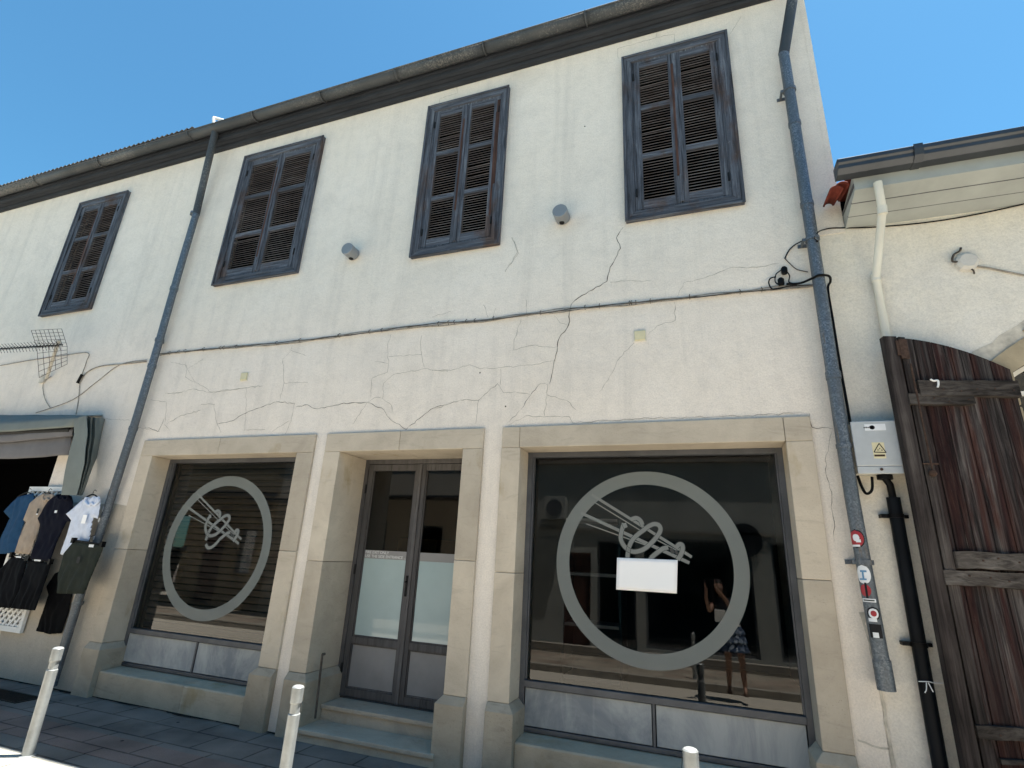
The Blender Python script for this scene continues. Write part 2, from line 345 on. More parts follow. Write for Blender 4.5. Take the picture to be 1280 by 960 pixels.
# the four upstairs windows, corners measured on the wall plane
WPX = [((105,256),(165,240),(114,387),(51,397)), ((308.5,199.5),(407,172),(374,341.5),(269,359)), ((539.5,136.5),(638,111),(625,308),(513,323.5)), ((778,76.5),(908,43),(931,257),(783,279))]
wins = []
for q in WPX:
    c = [wp(*p) for p in q]; wins.append(((c[0][0]+c[3][0])/2, (c[1][0]+c[2][0])/2, (c[2][1]+c[3][1])/2, (c[0][1]+c[1][1])/2))
SH = dict(left=(-6.63, -3.97, -6.42, -4.19), door=(-3.82, -1.97, -3.62, -2.18), big=(-1.78, .835, -1.59, .642))
ST, SI = 2.83, 2.63
holes = [(a+.06, b-.06, c+.06, d-.06) for a, b, c, d in wins]+[(v[0]+.02, v[1]-.02, 0, ST-.02) for v in SH.values()]+[(-12.5, -8.27, .5, 2.78)]
w = MB(); holes_wall(w, XL, 1.03, 0, HT, 0, .5, holes)
w.add([(1.03,0,4.47),(XR,0,4.47),(XR,0,HT),(1.03,0,HT),(1.03,.5,4.47),(XR,.5,4.47),(XR,.5,HT),(1.03,.5,HT)], [(0,1,2,3),(1,5,6,2),(0,4,5,1),(2,6,7,3)])
w.box(XR-.3, XR, .5, 8, 0, HT); w.box(XL, XL+.3, .5, 8, 0, HT); w.box(XL, XR, 8, 8.3, 0, HT)
w.build('wall', 'stucco', mbld)
# slightly rounded, chipped stucco corner at the right end of the upper wall
w = MB(); n = 60; a = [];
for i in range(n+1):
    z = 4.52+(HT-.02-4.52)*i/n; a.append((XR-.004+.010*(mnoise.noise(Vector((0, 0, z*7)))), z))
w.poly([(XR-.05, 4.52)]+a+[(XR-.05, HT-.02)], -.003, .25); w.build('corner_bead', 'stucco', mbld)
# ceilings / dark rooms
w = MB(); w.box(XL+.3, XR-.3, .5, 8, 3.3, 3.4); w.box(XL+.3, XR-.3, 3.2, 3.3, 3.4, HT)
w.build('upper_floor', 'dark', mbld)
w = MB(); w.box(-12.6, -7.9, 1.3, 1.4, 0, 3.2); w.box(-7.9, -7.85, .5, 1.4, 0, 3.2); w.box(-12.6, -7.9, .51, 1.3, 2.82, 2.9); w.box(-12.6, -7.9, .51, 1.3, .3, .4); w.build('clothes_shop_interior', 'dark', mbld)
w = MB(); w.box(-6.9, 1.0, 4.6, 4.7, 0, 3.3); w.box(-7.5, -7.4, .5, 8, 0, 3.3); w.box(-3.95, -3.9, .6, 4.6, 0, 3.3)
w.box(-12, -7.5, 3.2, 3.3, 0, 3.3)
w.build('room_wall', 'room', mbld)
w = MB(); w.box(XL+.3, 1.0, .5, 8, .02, .26); w.build('shop_floor', 'room', mbld)
# roof: corrugated sheet
w = MB(); pit = .105; x = XL-.2; vs = []; k = 0
def corr(x0, x1, yf, z0):
    m = MB(); n = int((x1-x0)/(pit/4)); sl = .22; yb = 8.4
    for i in range(n+1):
        x = x0+i*pit/4; dz = .017*math.sin(2*math.pi*x/pit)
        m.v += [(x, yf, z0+dz), (x, 4, z0+(4-yf)*sl+dz), (x, yf, z0+dz+.006), (x, 4, z0+(4-yf)*sl+dz+.006)]
    for i in range(n):
        a = 4*i; b = a+4
        for f in ((a, b, b+1, a+1), (a+2, a+3, b+3, b+2), (a, a+2, b+2, b)): m.f.append(list(f)); m.mi.append(0); m.sm.append(False)
    return m
corr(XL-.2, -6.95, -.352, 7.632).build('roof_sheet', 'roof', mbld)
corr(-6.95, XR+.04, -.27, 7.66).build('roof_sheet', 'roof', mbld)
w = MB(); w.add([(XL-.2, 4, 8.5), (XR+.04, 4, 8.5), (XR+.04, 8.4, 7.5), (XL-.2, 8.4, 7.5)], [(0,1,2,3)]); w.build('roof_sheet', 'roof', mbld)
w = MB(); w.add([(XR-.002,.0,HT-.01),(XR-.002,8.3,HT-.01),(XR-.002,4,8.45),(XR-.002,0.0,7.66)], [(0,1,2,3)]); w.build('gable', 'stucco', mbld)
# eave boards
def eprof(pts, xa, xb, nm='eave_board', mt='eave', par=mbld): m = MB(); m.prof(pts, xa, xb); return m.build(nm, mt, par)
eprof([(.02,7.40),(-.055,7.405),(-.065,7.43),(-.065,7.50),(.02,7.50)], XL-.1, XR+.0)
eprof([(-.072,7.445),(-.118,7.452),(-.118,7.50),(-.072,7.50)], XL-.1, XR+.003)
eprof([(-.126,7.45),(-.165,7.46),(-.172,7.475),(-.172,7.52),(-.066,7.52),(-.066,7.505),(-.126,7.502)], XL-.1, XR+.002)
eprof([(.3,7.521),(-.19,7.521),(-.19,7.655),(-.16,7.655),(-.16,7.56),(.3,7.56)], XL-.1, XR+.01)
# gutter: half round, segments with collars
def half_gutter(x0, x1, yc, zc, r, t=.006, seg=14, lip=.012):
    m = MB(); outer = [(yc+r*math.cos(math.pi+math.pi*i/seg), zc+r*math.sin(math.pi+math.pi*i/seg)) for i in range(seg+1)]
    inner = [(yc+(r-t)*math.cos(math.pi+math.pi*i/seg), zc+(r-t)*math.sin(math.pi+math.pi*i/seg)) for i in range(seg+1)]
    n = seg+1; vs = [(x0, y, z) for y, z in outer+inner]+[(x1, y, z) for y, z in outer+inner]; N = 2*n
    fs = [(i, i+1, N+i+1, N+i) for i in range(seg)]+[(n+i, N+n+i, N+n+i+1, n+i+1) for i in range(seg)]+[(0, N, N+n, n), (seg, n+seg, N+n+seg, N+seg)]
    fs += [(i, n+i, n+i+1, i+1) for i in range(seg)]+[(N+i, N+i+1, N+n+i+1, N+n+i) for i in range(seg)]
    m.add(vs, fs, True); m.tube([(x0, yc-r, zc), (x1, yc-r, zc)], lip, 8); return m
GY, GZ, GR = -.262, 7.598, .078
jx = [XL-.3]+[wp(px, py, GY-GR)[0] for px, py in ((-60,262), (38,232), (118,208), (230,178), (312,152), (398,123), (492,94), (603,60), (731,18))]+[.15, XR-.02]
for a, b in zip(jx, jx[1:]): half_gutter(a, b+.02, GY, GZ+.002*random.uniform(-1, 1), GR).build('gutter', 'gutter', mbld)
for a in jx[1:-1]:
    w = MB()
    pts = [(GY+(GR+.007)*math.cos(math.pi+math.pi*i/12), GZ+(GR+.007)*math.sin(math.pi+math.pi*i/12)) for i in range(13)]
    w.tube([(a, y, z) for y, z in pts], .010, 6); w.build('gutter_bracket', 'gutter', mbld)
w = MB(); w.prof([(GY+GR*math.cos(math.pi+math.pi*i/12), GZ+GR*math.sin(math.pi+math.pi*i/12)) for i in range(13)], XR-.022, XR-.018); w.build('gutter_end', 'gutter', mbld)

# ---- upstairs shutter windows
def shutter_window(i, x0, x1, z0, z1):
    fw = .098
    m = MB()
    def mitre(a, b, c, d, ya, yb):   # four mitred boards
        o = [(a,c),(b,c),(b,d),(a,d)]; q = [(a+fw,c+fw),(b-fw,c+fw),(b-fw,d-fw),(a+fw,d-fw)]
        for k in range(4):
            kk = (k+1) % 4; e = .0012; m.cur = 1-(k % 2)
            m.poly([o[k], o[kk], q[kk], q[k]], ya, yb)
    mitre(x0, x1, z0, z1, -.045, .03)
    m.cur = 0
    # raised outer lip
    for (a, b, c, d) in ((x0-.006, x0+.022, z0-.006, z1+.006), (x1-.022, x1+.006, z0-.006, z1+.006)): m.box(a, b, -.058, -.044, c, d)
    m.cur = 1; m.box(x0+.022, x1-.022, -.057, -.044, z1-.022, z1+.006); m.box(x0+.022, x1-.022, -.057, -.044, z0-.006, z0+.022)
    m.cur = 0
    # inner rebate
    a, b, c, d = x0+fw, x1-fw, z0+fw, z1-fw
    m.box(a-.002, a+.022, -.03, .06, c, d); m.box(b-.022, b+.002, -.03, .06, c, d); m.box(a+.022, b-.022, -.0295, .06, d-.022, d+.002); m.box(a+.022, b-.022, -.0295, .06, c-.002, c+.022)
    wf = m.build('shutter_frame', ['blue_wood', 'rail_paint'], mbld, .003)
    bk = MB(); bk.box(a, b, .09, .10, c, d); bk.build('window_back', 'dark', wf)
    a += .024; b -= .024; c += .024; d -= .024; mid = (a+b)/2
    for k, (l, r) in enumerate(((a, mid-.004), (mid+.004, b))):
        m = MB(); st = .062; yo, yi = -.034+.004*random.random(), .008
        m.box(l, l+st, yo, yi, c, d); m.box(r-st, r, yo, yi, c, d)
        H = d-c; rails = [(c, c+.10), (c+H*.335-.03, c+H*.335+.03), (c+H*.665-.03, c+H*.665+.03), (d-.075, d)]
        m.cur = 3
        for u, v_ in rails: m.box(l+st, r-st, yo+.003, yi-.002, u, v_)
        m.cur = 0
        if k == 0: m.box(r-.012, r+.022, yo-.014, yo-.001, c+.01, d-.01)
        m.cur = 1
        for (u0, u1), (v0, v1) in zip(rails, rails[1:]):
            zz = u1+.012; nn = int((v0-u1)/.0335)
            for s in range(nn):
                zc = u1+(v0-u1)*(s+.5)/nn; jt = random.uniform(-.002, .002)
                if random.random() < .015: jt = -.012
                m.add([(l+st, yo+.004, zc-.018+jt), (r-st, yo+.004, zc-.018+jt*.4), (r-st, yi, zc+.012+jt), (l+st, yi, zc+.012+jt),
                       (l+st, yo+.004, zc-.010+jt), (r-st, yo+.004, zc-.010+jt*.4), (r-st, yi, zc+.020+jt), (l+st, yi, zc+.020+jt)],
                      [(0,3,2,1),(4,5,6,7),(0,1,5,4),(2,3,7,6),(1,2,6,5),(3,0,4,7)])
        m.cur = 2
        if k == 0 or i == 2:   # bare brown strips where the paint has gone
            m.box(r-.03, r-.006, yo-.0155 if k == 0 else yo-.002, yo-.0005, c+.2+random.random()*.3, d-.1-random.random()*.2)
        if i == 2 and k == 1: m.box(r-.02, r+.022, -.0365, -.0352, c+.7, d-.05)
        sh = m.build('shutter', ['blue_wood', 'slat', 'brown_wood', 'rail_paint'], wf)
        ex = l-.004 if k == 0 else r+.004
        for hz in (c+.2, d-.2): hg = MB(); hg.tube([(ex, yo-.006, hz-.045), (ex, yo-.006, hz+.045)], .009, 8); hg.build('hinge', 'iron', wf)
for i, q in enumerate(wins): shutter_window(i, *q)

# ---- cracks, traced where they run on the wall
def Z5(pts): return [(540+x/2.56, 260+y/2.56) for x, y in pts]
def Z4(pts): return [(180+x/3.368, 360+y/3.368) for x, y in pts]
def Z3(pts): return [(760+x/2.46, y/2.46) for x, y in pts]
def Z2(pts): return [(420+x/3, 20+y/3) for x, y in pts]
def Z9(pts): return [(980+x/3.43, 400+y/3.43) for x, y in pts]
def Z0(pts): return [(x/3.2, 380+y/3.2) for x, y in pts]
big = [(Z5([(612,62),(590,95),(603,130),(570,190),(560,235),(515,262),(480,280),(445,310),(440,335),(437,375),(408,415),(395,480),(375,565)]), .011),
       (Z5([(370,565),(345,563),(315,600),(285,645)]), .008), (Z5([(285,645),(240,690)]), .005),
       (Z5([(0,645),(60,625),(110,612),(150,615),(180,588),(210,562),(230,592),(265,588),(315,598)]), .006),
       (Z5([(785,285),(805,240),(870,225),(960,190),(1040,190),(1110,178)]), .005), (Z5([(775,300),(778,360),(720,378),(690,408)]), .005), (Z5([(650,425),(600,480),(575,530),(535,590)]), .004),
       (Z5([(390,345),(410,368),(435,375)]), .006), (Z5([(245,695),(300,665),(440,668),(450,688),(560,680),(720,672),(900,668),(1060,662),(1190,655)]), .005),
       (Z4([(5,585),(60,605),(85,550)]), .010), (Z4([(95,573),(150,540),(240,515)]), .007), (Z4([(110,310),(175,325),(180,345),(175,375),(215,400)]), .005),
       (Z4([(205,425),(280,440),(340,430),(430,420),(500,412)]), .006), (Z4([(310,573),(370,560),(440,520),(500,500),(555,480),(635,485)]), .009),
       (Z4([(640,500),(690,492),(720,508),(760,505),(830,488),(940,482)]), .010), (Z4([(940,482),(1000,505),(1035,550),(1105,595),(1160,550),(1220,505),(1280,490)]), .008),
       (Z4([(940,482),(900,540),(880,575)]), .006), (Z4([(940,482),(975,460),(1005,465)]), .006), (Z4([(625,240),(615,270),(585,300),(590,400),(570,480)]), .005),
       (Z9([(110,400),(120,460),(210,468)]), .008), (Z9([(205,480),(180,580),(185,680),(205,760),(215,950)]), .006)]
fine = [Z5([(370,565),(360,665)]), Z5([(150,615),(140,690)]), Z5([(220,515),(218,565)]), Z5([(0,520),(60,520),(120,502),(155,515),(270,507),(320,503),(395,488)]), Z5([(285,355),(262,430),(262,455)]),
        Z5([(262,455),(320,440),(400,445)]), Z5([(255,95),(275,140),(235,205)]), Z5([(165,310),(180,350)]), Z5([(205,320),(195,350)]), Z5([(370,598),(430,615),(460,645)]), Z5([(570,238),(640,232),(700,234)]),
        Z4([(185,340),(250,300)]), Z4([(90,445),(160,438),(205,425)]), Z4([(635,485),(620,560),(595,615)]), Z4([(430,420),(430,520),(425,600)]), Z4([(1040,195),(1025,240),(1030,320),(975,310)]),
        Z4([(1030,320),(1025,355),(960,380),(955,460)]), Z4([(1280,350),(1180,340),(1050,365),(1010,400),(1005,465)]), Z4([(1170,200),(1165,250),(1180,335)]), Z4([(1030,288),(1170,280)]), Z4([(295,490),(305,560),(325,610)]),
        Z4([(590,400),(690,398)]), Z4([(430,598),(510,595)]), Z4([(1005,465),(1040,490),(1045,520)]), Z4([(540,605),(610,560)]), Z4([(620,262),(680,285)]), Z4([(240,490),(300,490)]), Z4([(30,470),(95,480),(90,560)]),
        Z3([(30,150),(32,180)]), Z3([(30,150),(150,115),(205,105),(205,140)]), Z3([(150,115),(152,85)]), Z3([(375,105),(410,50)]), Z2([(455,262),(455,290),(390,310),(388,335)]), Z2([(660,830),(685,890),(635,955)]),
        Z0([(740,230),(750,260),(780,310),(850,355),(960,340)]), Z0([(670,360),(730,355)]), Z0([(420,460),(520,465)]), Z0([(530,490),(640,510)]), Z4([(110,600),(85,575)]), Z5([(60,330),(0,350)]), Z5([(300,290),(305,350)])]
def jag(px, y, amp):
    P_ = [wp(a, b, y) for a, b in px]; out = [P_[0]]
    for a, b in zip(P_, P_[1:]):
        L = math.hypot(b[0]-a[0], b[1]-a[1]); n = max(2, int(L/.035)); nx, nz = -(b[1]-a[1])/L, (b[0]-a[0])/L
        for i in range(1, n+1):
            t = i/n; o = 0 if i == n else random.uniform(-amp, amp); out.append((a[0]+(b[0]-a[0])*t+nx*o, a[1]+(b[1]-a[1])*t+nz*o))
    return out
for px, wd in big:
    m = MB()
    p = jag(px, -.0, .009); n = len(p); m.ribbon(p, [wd*.75*random.uniform(.3, 1.1)*min(1, .35+i/3, .35+(n-1-i)/3) for i in range(n)], -.0022); m.build('crack', 'crack' if wd > .0065 else 'crack_mid', mbld)
for px in fine:
    m = MB()
    p = jag(px, -.0, .008); m.ribbon(p, [.0042*random.uniform(.5, 1.2) for _ in p], -.0018); m.build('hairline_crack', 'crack_fine', mbld)
# chipped render edge beside the right downpipe
m = MB(); p = jag([(1077,765),(1084,795),(1092,827),(1104,880),(1112,930),(1120,985),(1128,1040)], 0, .006)
m.ribbon(p, [.008+.035*abs(mnoise.noise(Vector((0, 0, q_[1]*9))))*2 for q_ in p], -.0026); p = jag([(1072,925),(1090,932),(1112,936)], 0, .008); m.ribbon(p, .012, -.0024)
m.build('chipped_edge', 'dirt', mbld)
m = MB()
for px, py in ((632,508), (731,158), (600,466)):
    x, z = wp(px, py); m.poly([(x+.008*math.cos(a*.63), z+.008*math.sin(a*.63)) for a in range(10)], -.002, .001)
m.build('drill_hole', 'crack', mbld)

m = MB(); pp = [(-8.26, .0), (-6.66, .0), (-6.655, 2.02), (-6.9, 2.045), (-7.3, 2.03), (-7.6, 2.05), (-8.0, 2.04), (-8.26, 2.05)]; m.poly(pp, -.003, .001); m.build('repainted_dado', 'dado', mbld)
# ---- stone surrounds
def surround(x0, x1, xi0, xi1, depth, name='stone_surround', joints=()):
    m = MB(); yf = -.028; e = .0015; b = .007
    # lintel in pieces
    cuts = [x0]+list(joints)+[x1]
    for a, c in zip(cuts, cuts[1:]): m.bbox(a+e, c-e, yf-random.uniform(0, .002), depth, SI, ST, b)
    for (a, c) in ((x0, xi0), (xi1, x1)):
        zz = [.52, 1.52 if a == x0 else 1.60, SI]
        for u, v_ in zip(zz, zz[1:]): m.bbox(a, c, yf-random.uniform(0, .002), depth, u+e, v_-e, b)
    o = m.build(name, 'stone', mbld)
    # plinth blocks with a chamfered head, wider than the jamb
    for (a, c, s) in ((x0, xi0, 1), (xi1, x1, -1)):
        m = MB(); l, r = (a+.0, c+.055) if s == 1 else (a-.055, c)
        yp = -.075
        vs = [(l,yp,-.02),(r,yp,-.02),(r,depth,-.02),(l,depth,-.02),(l,yp,.46),(r,yp,.46),(r,depth,.46),(l,depth,.46)]
        l2, r2 = (l, r-.055) if s == 1 else (l+.055, r)
        vs += [(l2,yf,.52),(r2,yf,.52),(r2,depth,.52),(l2,depth,.52)]
        m.add(vs, [(0,1,5,4),(1,2,6,5),(2,3,7,6),(3,0,4,7),(4,5,9,8),(5,6,10,9),(6,7,11,10),(7,4,8,11),(8,9,10,11),(0,3,2,1)])
        m.build('plinth_block', 'stone_old', o, .006)
    return o
s_left = surround(*SH['left'], .36, joints=(-5.35,)); s_door = surround(*SH['door'], .60, joints=(-2.9,)); s_big = surround(*SH['big'], .36, joints=(-1.6, .64))

# brown run of rust water on the right hand jamb, and grey damp patch on the annex wall
def blot(cx_, cz_, w_, h_, y_, mt, nm, seed):
    m = MB(); n = 40; m.add([(cx_+w_*math.cos(i*2*math.pi/n)*(1+.35*mnoise.noise(Vector((math.cos(i*.157)*1.5, math.sin(i*.157)*1.5, seed)))), y_, cz_+h_*math.sin(i*2*math.pi/n)*(1+.3*mnoise.noise(Vector((math.cos(i*.157), math.sin(i*.157), seed+4))))) for i in range(n)], [list(range(n))]); return m.build(nm, mt, mbld)
# ---- sills
def sill(x0, x1, zf, zb):
    m = MB(); cuts = [x0, (x0+x1)/2+.2, x1]
    for a, b in zip(cuts, cuts[1:]): m.prof([(-.012, -.02), (-.012, zf-.012), (.0, zf), (.26, zb), (.26, -.02)], a+.0015, b-.0015)
    return m.build('window_sill', 'sill', mbld, .004)
sill(-6.42+.055, -4.19-.055, .25, .265); sill(-1.59+.055, .642-.055, .26, .275)

# ---- shop windows
GD = .25
def shop_window(x0, x1, zb, zg, tilt, npan=2):
    m = MB(); t = .045; yf, yb = GD-.03, GD+.04
    m.box(x0, x0+t, yf, yb, zb, SI-.0); m.box(x1-t, x1, yf, yb, zb, SI); m.box(x0+t, x1-t, yf, yb, SI-t, SI-.001); m.box(x0+t, x1-t, yf, yb, zb, zb+.035)
    m.box(x0+t, x1-t, yf-.012, yb, zg-.05, zg)
    for i in range(1, npan): xx = x0+(x1-x0)*i/npan; m.box(xx-.010, xx+.010, yf-.0, yb, zb+.035, zg-.05)
    # inner second rebate line
    m.box(x0+t, x0+t+.014, yf+.02, yb, zg, SI-t); m.box(x1-t-.014, x1-t, yf+.02, yb, zg, SI-t)
    fr = m.build('shop_window', 'frame', mbld, .003)
    for i in range(npan):
        a = x0+t+.004 if i == 0 else x0+(x1-x0)*i/npan+.013; b = x1-t-.004 if i == npan-1 else x0+(x1-x0)*(i+1)/npan-.013
        p = MB(); p.bbox(a+.004, b-.004, yf+.008, yf+.03, zb+.041, zg-.056, .005); p.build('metal_panel', 'panel', fr)
    h = SI-t-zg; dy = math.tan(R(tilt))*h; gp = MB()
    gp.add([(x0+t, GD, zg), (x1-t, GD, zg), (x1-t, GD+dy, SI-t), (x0+t, GD+dy, SI-t)], [(0,1,2,3)]); gp.build('glass_pane', 'glass', fr)
    return fr, lambda z: GD+dy*(z-zg)/h
lw, lY = shop_window(-6.42, -4.19, .27, .66, .7); bw, bY = shop_window(-1.59, .642, .28, .66, 1.2)

# circular emblem on both panes: ring, chopsticks and a looping noodle, measured on the big pane
def emblem(parent, cx, cz, ra, yfun):
    """ring radius ra; the drawing is laid out in the ring's own units"""
    m = MB(); n = 96; ri = ra*.853
    for j, rr in enumerate((ra, ri)):
        for i in range(n):
            a = 2*math.pi*i/n; z = cz+rr*math.sin(a); m.v.append((cx+rr*math.cos(a), yfun(z)-.003, z))
    for i in range(n): m.f.append([i, (i+1) % n, n+(i+1) % n, n+i]); m.mi.append(0); m.sm.append(False)
    m.build('circle_decal', 'decal', parent)
    def U(u, v): return (cx+u*ra, cz+v*ra)
    def band(pts, wd, mat_i, mm, off):
        P_ = [U(*p) for p in pts]; k = len(P_); vs = []
        for i in range(k):
            a = P_[max(i-1, 0)]; b = P_[min(i+1, k-1)]; dx, dz = b[0]-a[0], b[1]-a[1]; L = math.hypot(dx, dz) or 1
            wv = (wd[i] if isinstance(wd, list) else wd)*ra/2
            for s_ in (1, -1): X, Zz = P_[i][0]-dz/L*wv*s_, P_[i][1]+dx/L*wv*s_; vs.append((X, yfun(Zz)-off, Zz))
        mm.cur = mat_i; mm.add(vs, [(2*i, 2*i+1, 2*i+3, 2*i+2) for i in range(k-1)])
    def smooth(pts, n=10):
        out = []
        for i in range(len(pts)-1):
            p0 = pts[max(i-1, 0)]; p1 = pts[i]; p2 = pts[i+1]; p3 = pts[min(i+2, len(pts)-1)]
            for j in range(n):
                t = j/n; out.append(tuple(.5*((2*p1[c])+(-p0[c]+p2[c])*t+(2*p0[c]-5*p1[c]+4*p2[c]-p3[c])*t*t+(-p0[c]+3*p1[c]-3*p2[c]+p3[c])*t**3) for c in (0, 1)))
        out.append(pts[-1]); return out
    return m, U, band, smooth
def un(px, py, y0=GD):   # photo point -> units of the big ring
    x, z = wp(px, py, y0); return ((x-BC[0])/BC[2], (z-BC[1])/BC[2])
BC = (-.492, 1.644, .803)
def E4(x, y): return un(740+x/8.73, 600+y/8.73)
sticks = [((105,228),(1088,840),.030), ((70,270),(520,545),.012), ((0,415),(1062,905),.034), ((0,500),(600,715),.012), ((640,720),(960,870),.012), ((700,650),(930,770),.012)]
noodles = [[(345,470),(318,560),(310,640),(345,715),(400,765),(470,782),(560,755),(640,690),(710,610),(745,545),(730,495),(680,478),(620,500),(560,545),(500,590),(440,650),(405,720),(390,790),(385,850)],
           [(430,425),(480,412),(525,440),(548,490)], [(345,470),(365,520)], [(640,850),(700,800),(770,750),(830,735)], [(920,730),(955,700),(985,715),(985,770),(960,830),(930,870)], [(405,905),(470,960),(560,940),(650,850)]]
for par, (cx, cz, ra), yf in ((bw, BC, bY), (lw, (-5.386, 1.615, .806), lY)):
    _, U, band, smooth = emblem(par, cx, cz, ra, yf)
    mm = MB()
    for a, b, wd in sticks:
        A, B = E4(*a), E4(*b)
        if a[0] < 200: A = (A[0]-.13*(B[0]-A[0]), A[1]-.13*(B[1]-A[1]))
        band([A, B], wd, 0, mm, .0035)
    for j, nd in enumerate(noodles):
        P_ = smooth([E4(*q) for q in nd])
        band(P_, .044, 0, mm, .0042+.0004*j)
        for s_ in (1, -1):   # darker outline of the noodle
            Q = []
            for i in range(len(P_)):
                a = P_[max(i-1, 0)]; b = P_[min(i+1, len(P_)-1)]; dx, dz = b[0]-a[0], b[1]-a[1]; L = math.hypot(dx, dz) or 1
                Q.append((P_[i][0]-dz/L*.024*s_, P_[i][1]+dx/L*.024*s_))
            band(Q, .006, 1, mm, .0044+.0004*j)
    mm.cur = 1
    band([E4(860,745), E4(885,800)], .035, 1, mm, .0062); band([E4(910,765), E4(930,810)], .025, 1, mm, .0062)
    mm.build('chopsticks_decal', ['decal2', 'decal_line'], par)
# roller shutter behind the left pane
m = MB(); z = .3
while z < 2.62:
    m.prof([(.425, z+.012), (.400, z+.004), (.388, z+.028), (.400, z+.060), (.425, z+.056)], -6.40, -4.2); z += .072
m.build('roller_shutter', 'slatdark', mbld)
# a few dim things inside the shop
t = empty('shelf_unit', (-1.2, 1.4, .26), 'dim shelving standing inside the big shop window', 'shelf')
m = MB()
for sx in (-1.5, -.9): m.box(sx, sx+.03, 1.3, 1.7, .26, 2.1)
m.build('side_panel', 'room', t)
m = MB()
for z in (.5, 1.0, 1.5, 2.07): m.box(-1.47, -.9, 1.3, 1.7, z, z+.03)
m.build('shelf', 'door_panel', t)
m = MB(); m.bbox(-3.35, -2.85, .9, 1.4, 1.2, 1.80, .01); m.box(-3.12, -3.08, .898, .9, 1.2, 1.8); tag(m.build('cardboard_box', 'orange'), 'brown cardboard box behind the glass of the fire exit door', 'box')
m = MB(); m.box(-3.5, -2.7, .85, 1.5, 1.14, 1.18)
for a, b in ((-3.45, .9), (-2.79, .9), (-3.45, 1.42), (-2.79, 1.42)): m.box(a, a+.04, b, b+.04, .26, 1.14)
tag(m.build('side_table', 'room'), 'dark table inside the door holding a cardboard box', 'table')

# ---- blank paper on the big pane
px = [wp(771,697,GD), (wp(847,700,GD)), wp(846,742,GD), wp(770,737,GD)]
m = MB(); nx, nz = 14, 8; vs = []
for j in range(nz+1):
    for i in range(nx+1):
        u, v_ = i/nx, j/nz
        x = (px[0][0]*(1-u)+px[1][0]*u)*(1-v_)+(px[3][0]*(1-u)+px[2][0]*u)*v_; z = (px[0][1]*(1-u)+px[1][1]*u)*(1-v_)+(px[3][1]*(1-u)+px[2][1]*u)*v_
        vs.append((x, bY(z)-.010-.004*math.sin(u*7+v_*2)*v_, z))
m.add(vs, [(j*(nx+1)+i, j*(nx+1)+i+1, (j+1)*(nx+1)+i+1, (j+1)*(nx+1)+i) for j in range(nz) for i in range(nx)], True)
o = m.build('paper_notice', 'paper'); tag(o, 'blank white paper sheet stuck on the big shop window inside the ring', 'notice')
s_ = o.modifiers.new('thick', 'SOLIDIFY'); s_.thickness = .001

# ---- entrance door
DX0, DX1, DB = -3.60, -2.20, .235
m = MB(); yf, yb = .48, .54
m.box(-3.62, -3.575, yf-.02, yb, .235, SI); m.box(-2.225, -2.18, yf-.02, yb, .235, SI); m.box(-3.575, -2.225, yf-.02, yb, SI-.05, SI-.001); m.box(-3.575, -2.225, yf-.0, yb, .235, .25)
df = m.build('entrance_door', 'door_frame', mbld, .004)
mid = -2.9
for k, (l, r) in enumerate(((-3.572, mid-.003), (mid+.003, -2.228))):
    m = MB(); st = .062; y0, y1 = .47, .52; zt = SI-.055; zb = .255
    m.box(l, l+st, y0, y1, zb, zt); m.box(r-st, r, y0, y1, zb, zt); m.box(l+st, r-st, y0+.003, y1, zt-.07, zt); m.box(l+st, r-st, y0+.003, y1, zb, zb+.075); m.box(l+st, r-st, y0+.003, y1, .735, .80)
    # glazing beads
    for a, b in ((l+st, l+st+.014), (r-st-.014, r-st)): m.box(a, b, y0+.012, y1-.005, zb+.075, zt-.07)
    m.box(l+st+.014, r-st-.014, y0+.012, y1-.005, .80, .814); m.box(l+st+.014, r-st-.014, y0+.012, y1-.005, .721, .735); m.box(l+st+.014, r-st-.014, y0+.012, y1-.005, zb+.075, zb+.089)
    if k == 0: m.box(r-.018, r+.02, y0-.014, y0-.001, zb, zt)
    m.build('door_leaf', 'door_frame', df, .003)
    p = MB(); p.box(l+st, r-st, y0+.022, y0+.035, zb+.07, .74); p.build('kick_panel', 'door_panel', df)
    p = MB(); p.add([(l+st, y0+.028, .80), (r-st, y0+.028, .80), (r-st, y0+.028, zt-.07), (l+st, y0+.028, zt-.07)], [(0,1,2,3)]); p.build('door_glass', 'glass_dark', df)
    FT = wp(500, 700, .50)[1]
    p = MB(); p.box(l+st+.014, r-st-.014, y0+.022, y0+.0265, .814, FT); p.build('frosted_film', 'frost', df)
    p = MB(); p.box(l+st+.014, r-st-.014, y0+.019, y0+.0265, FT+.0005, FT+.085); p.build('film_strip', 'note', df)
    if k == 0:
        text_mb('FIRE EXIT ONLY', .041, 'white', 'lettering', (l+st+.022, y0+.018, FT+.050), df); text_mb('USE THE SIDE ENTRANCE ....', .041, 'white', 'lettering', (l+st+.022, y0+.018, FT+.010), df)
    for hz in (.5, 1.45, 2.3): h = MB(); ex = l-.003 if k == 0 else r+.003; h.tube([(ex, y0-.01, hz-.05), (ex, y0-.01, hz+.05)], .011, 8); h.build('hinge', 'iron', df)
h = MB(); h.box(mid-.035, mid-.012, .448, .455, 1.22, 1.42); h.tube([(mid-.024, .45, 1.36), (mid-.024, .425, 1.36)], .009, 8); h.build('lock_plate', 'iron', df)
# steps
def step(x0, x1, y0, y1, z0, z1, lip=.02):
    m = MB(); m.box(x0+.004, x1-.004, y0+lip, y1, z0, z1-.038); m.bbox(x0+.002, x1-.002, y0, y1, z1-.038, z1, .009); return m.build('step', 'step', mbld)
step(-3.60, -2.195, -.10, .60, -.01, .10); step(-3.565, -2.235, .19, .60, .10, .235)
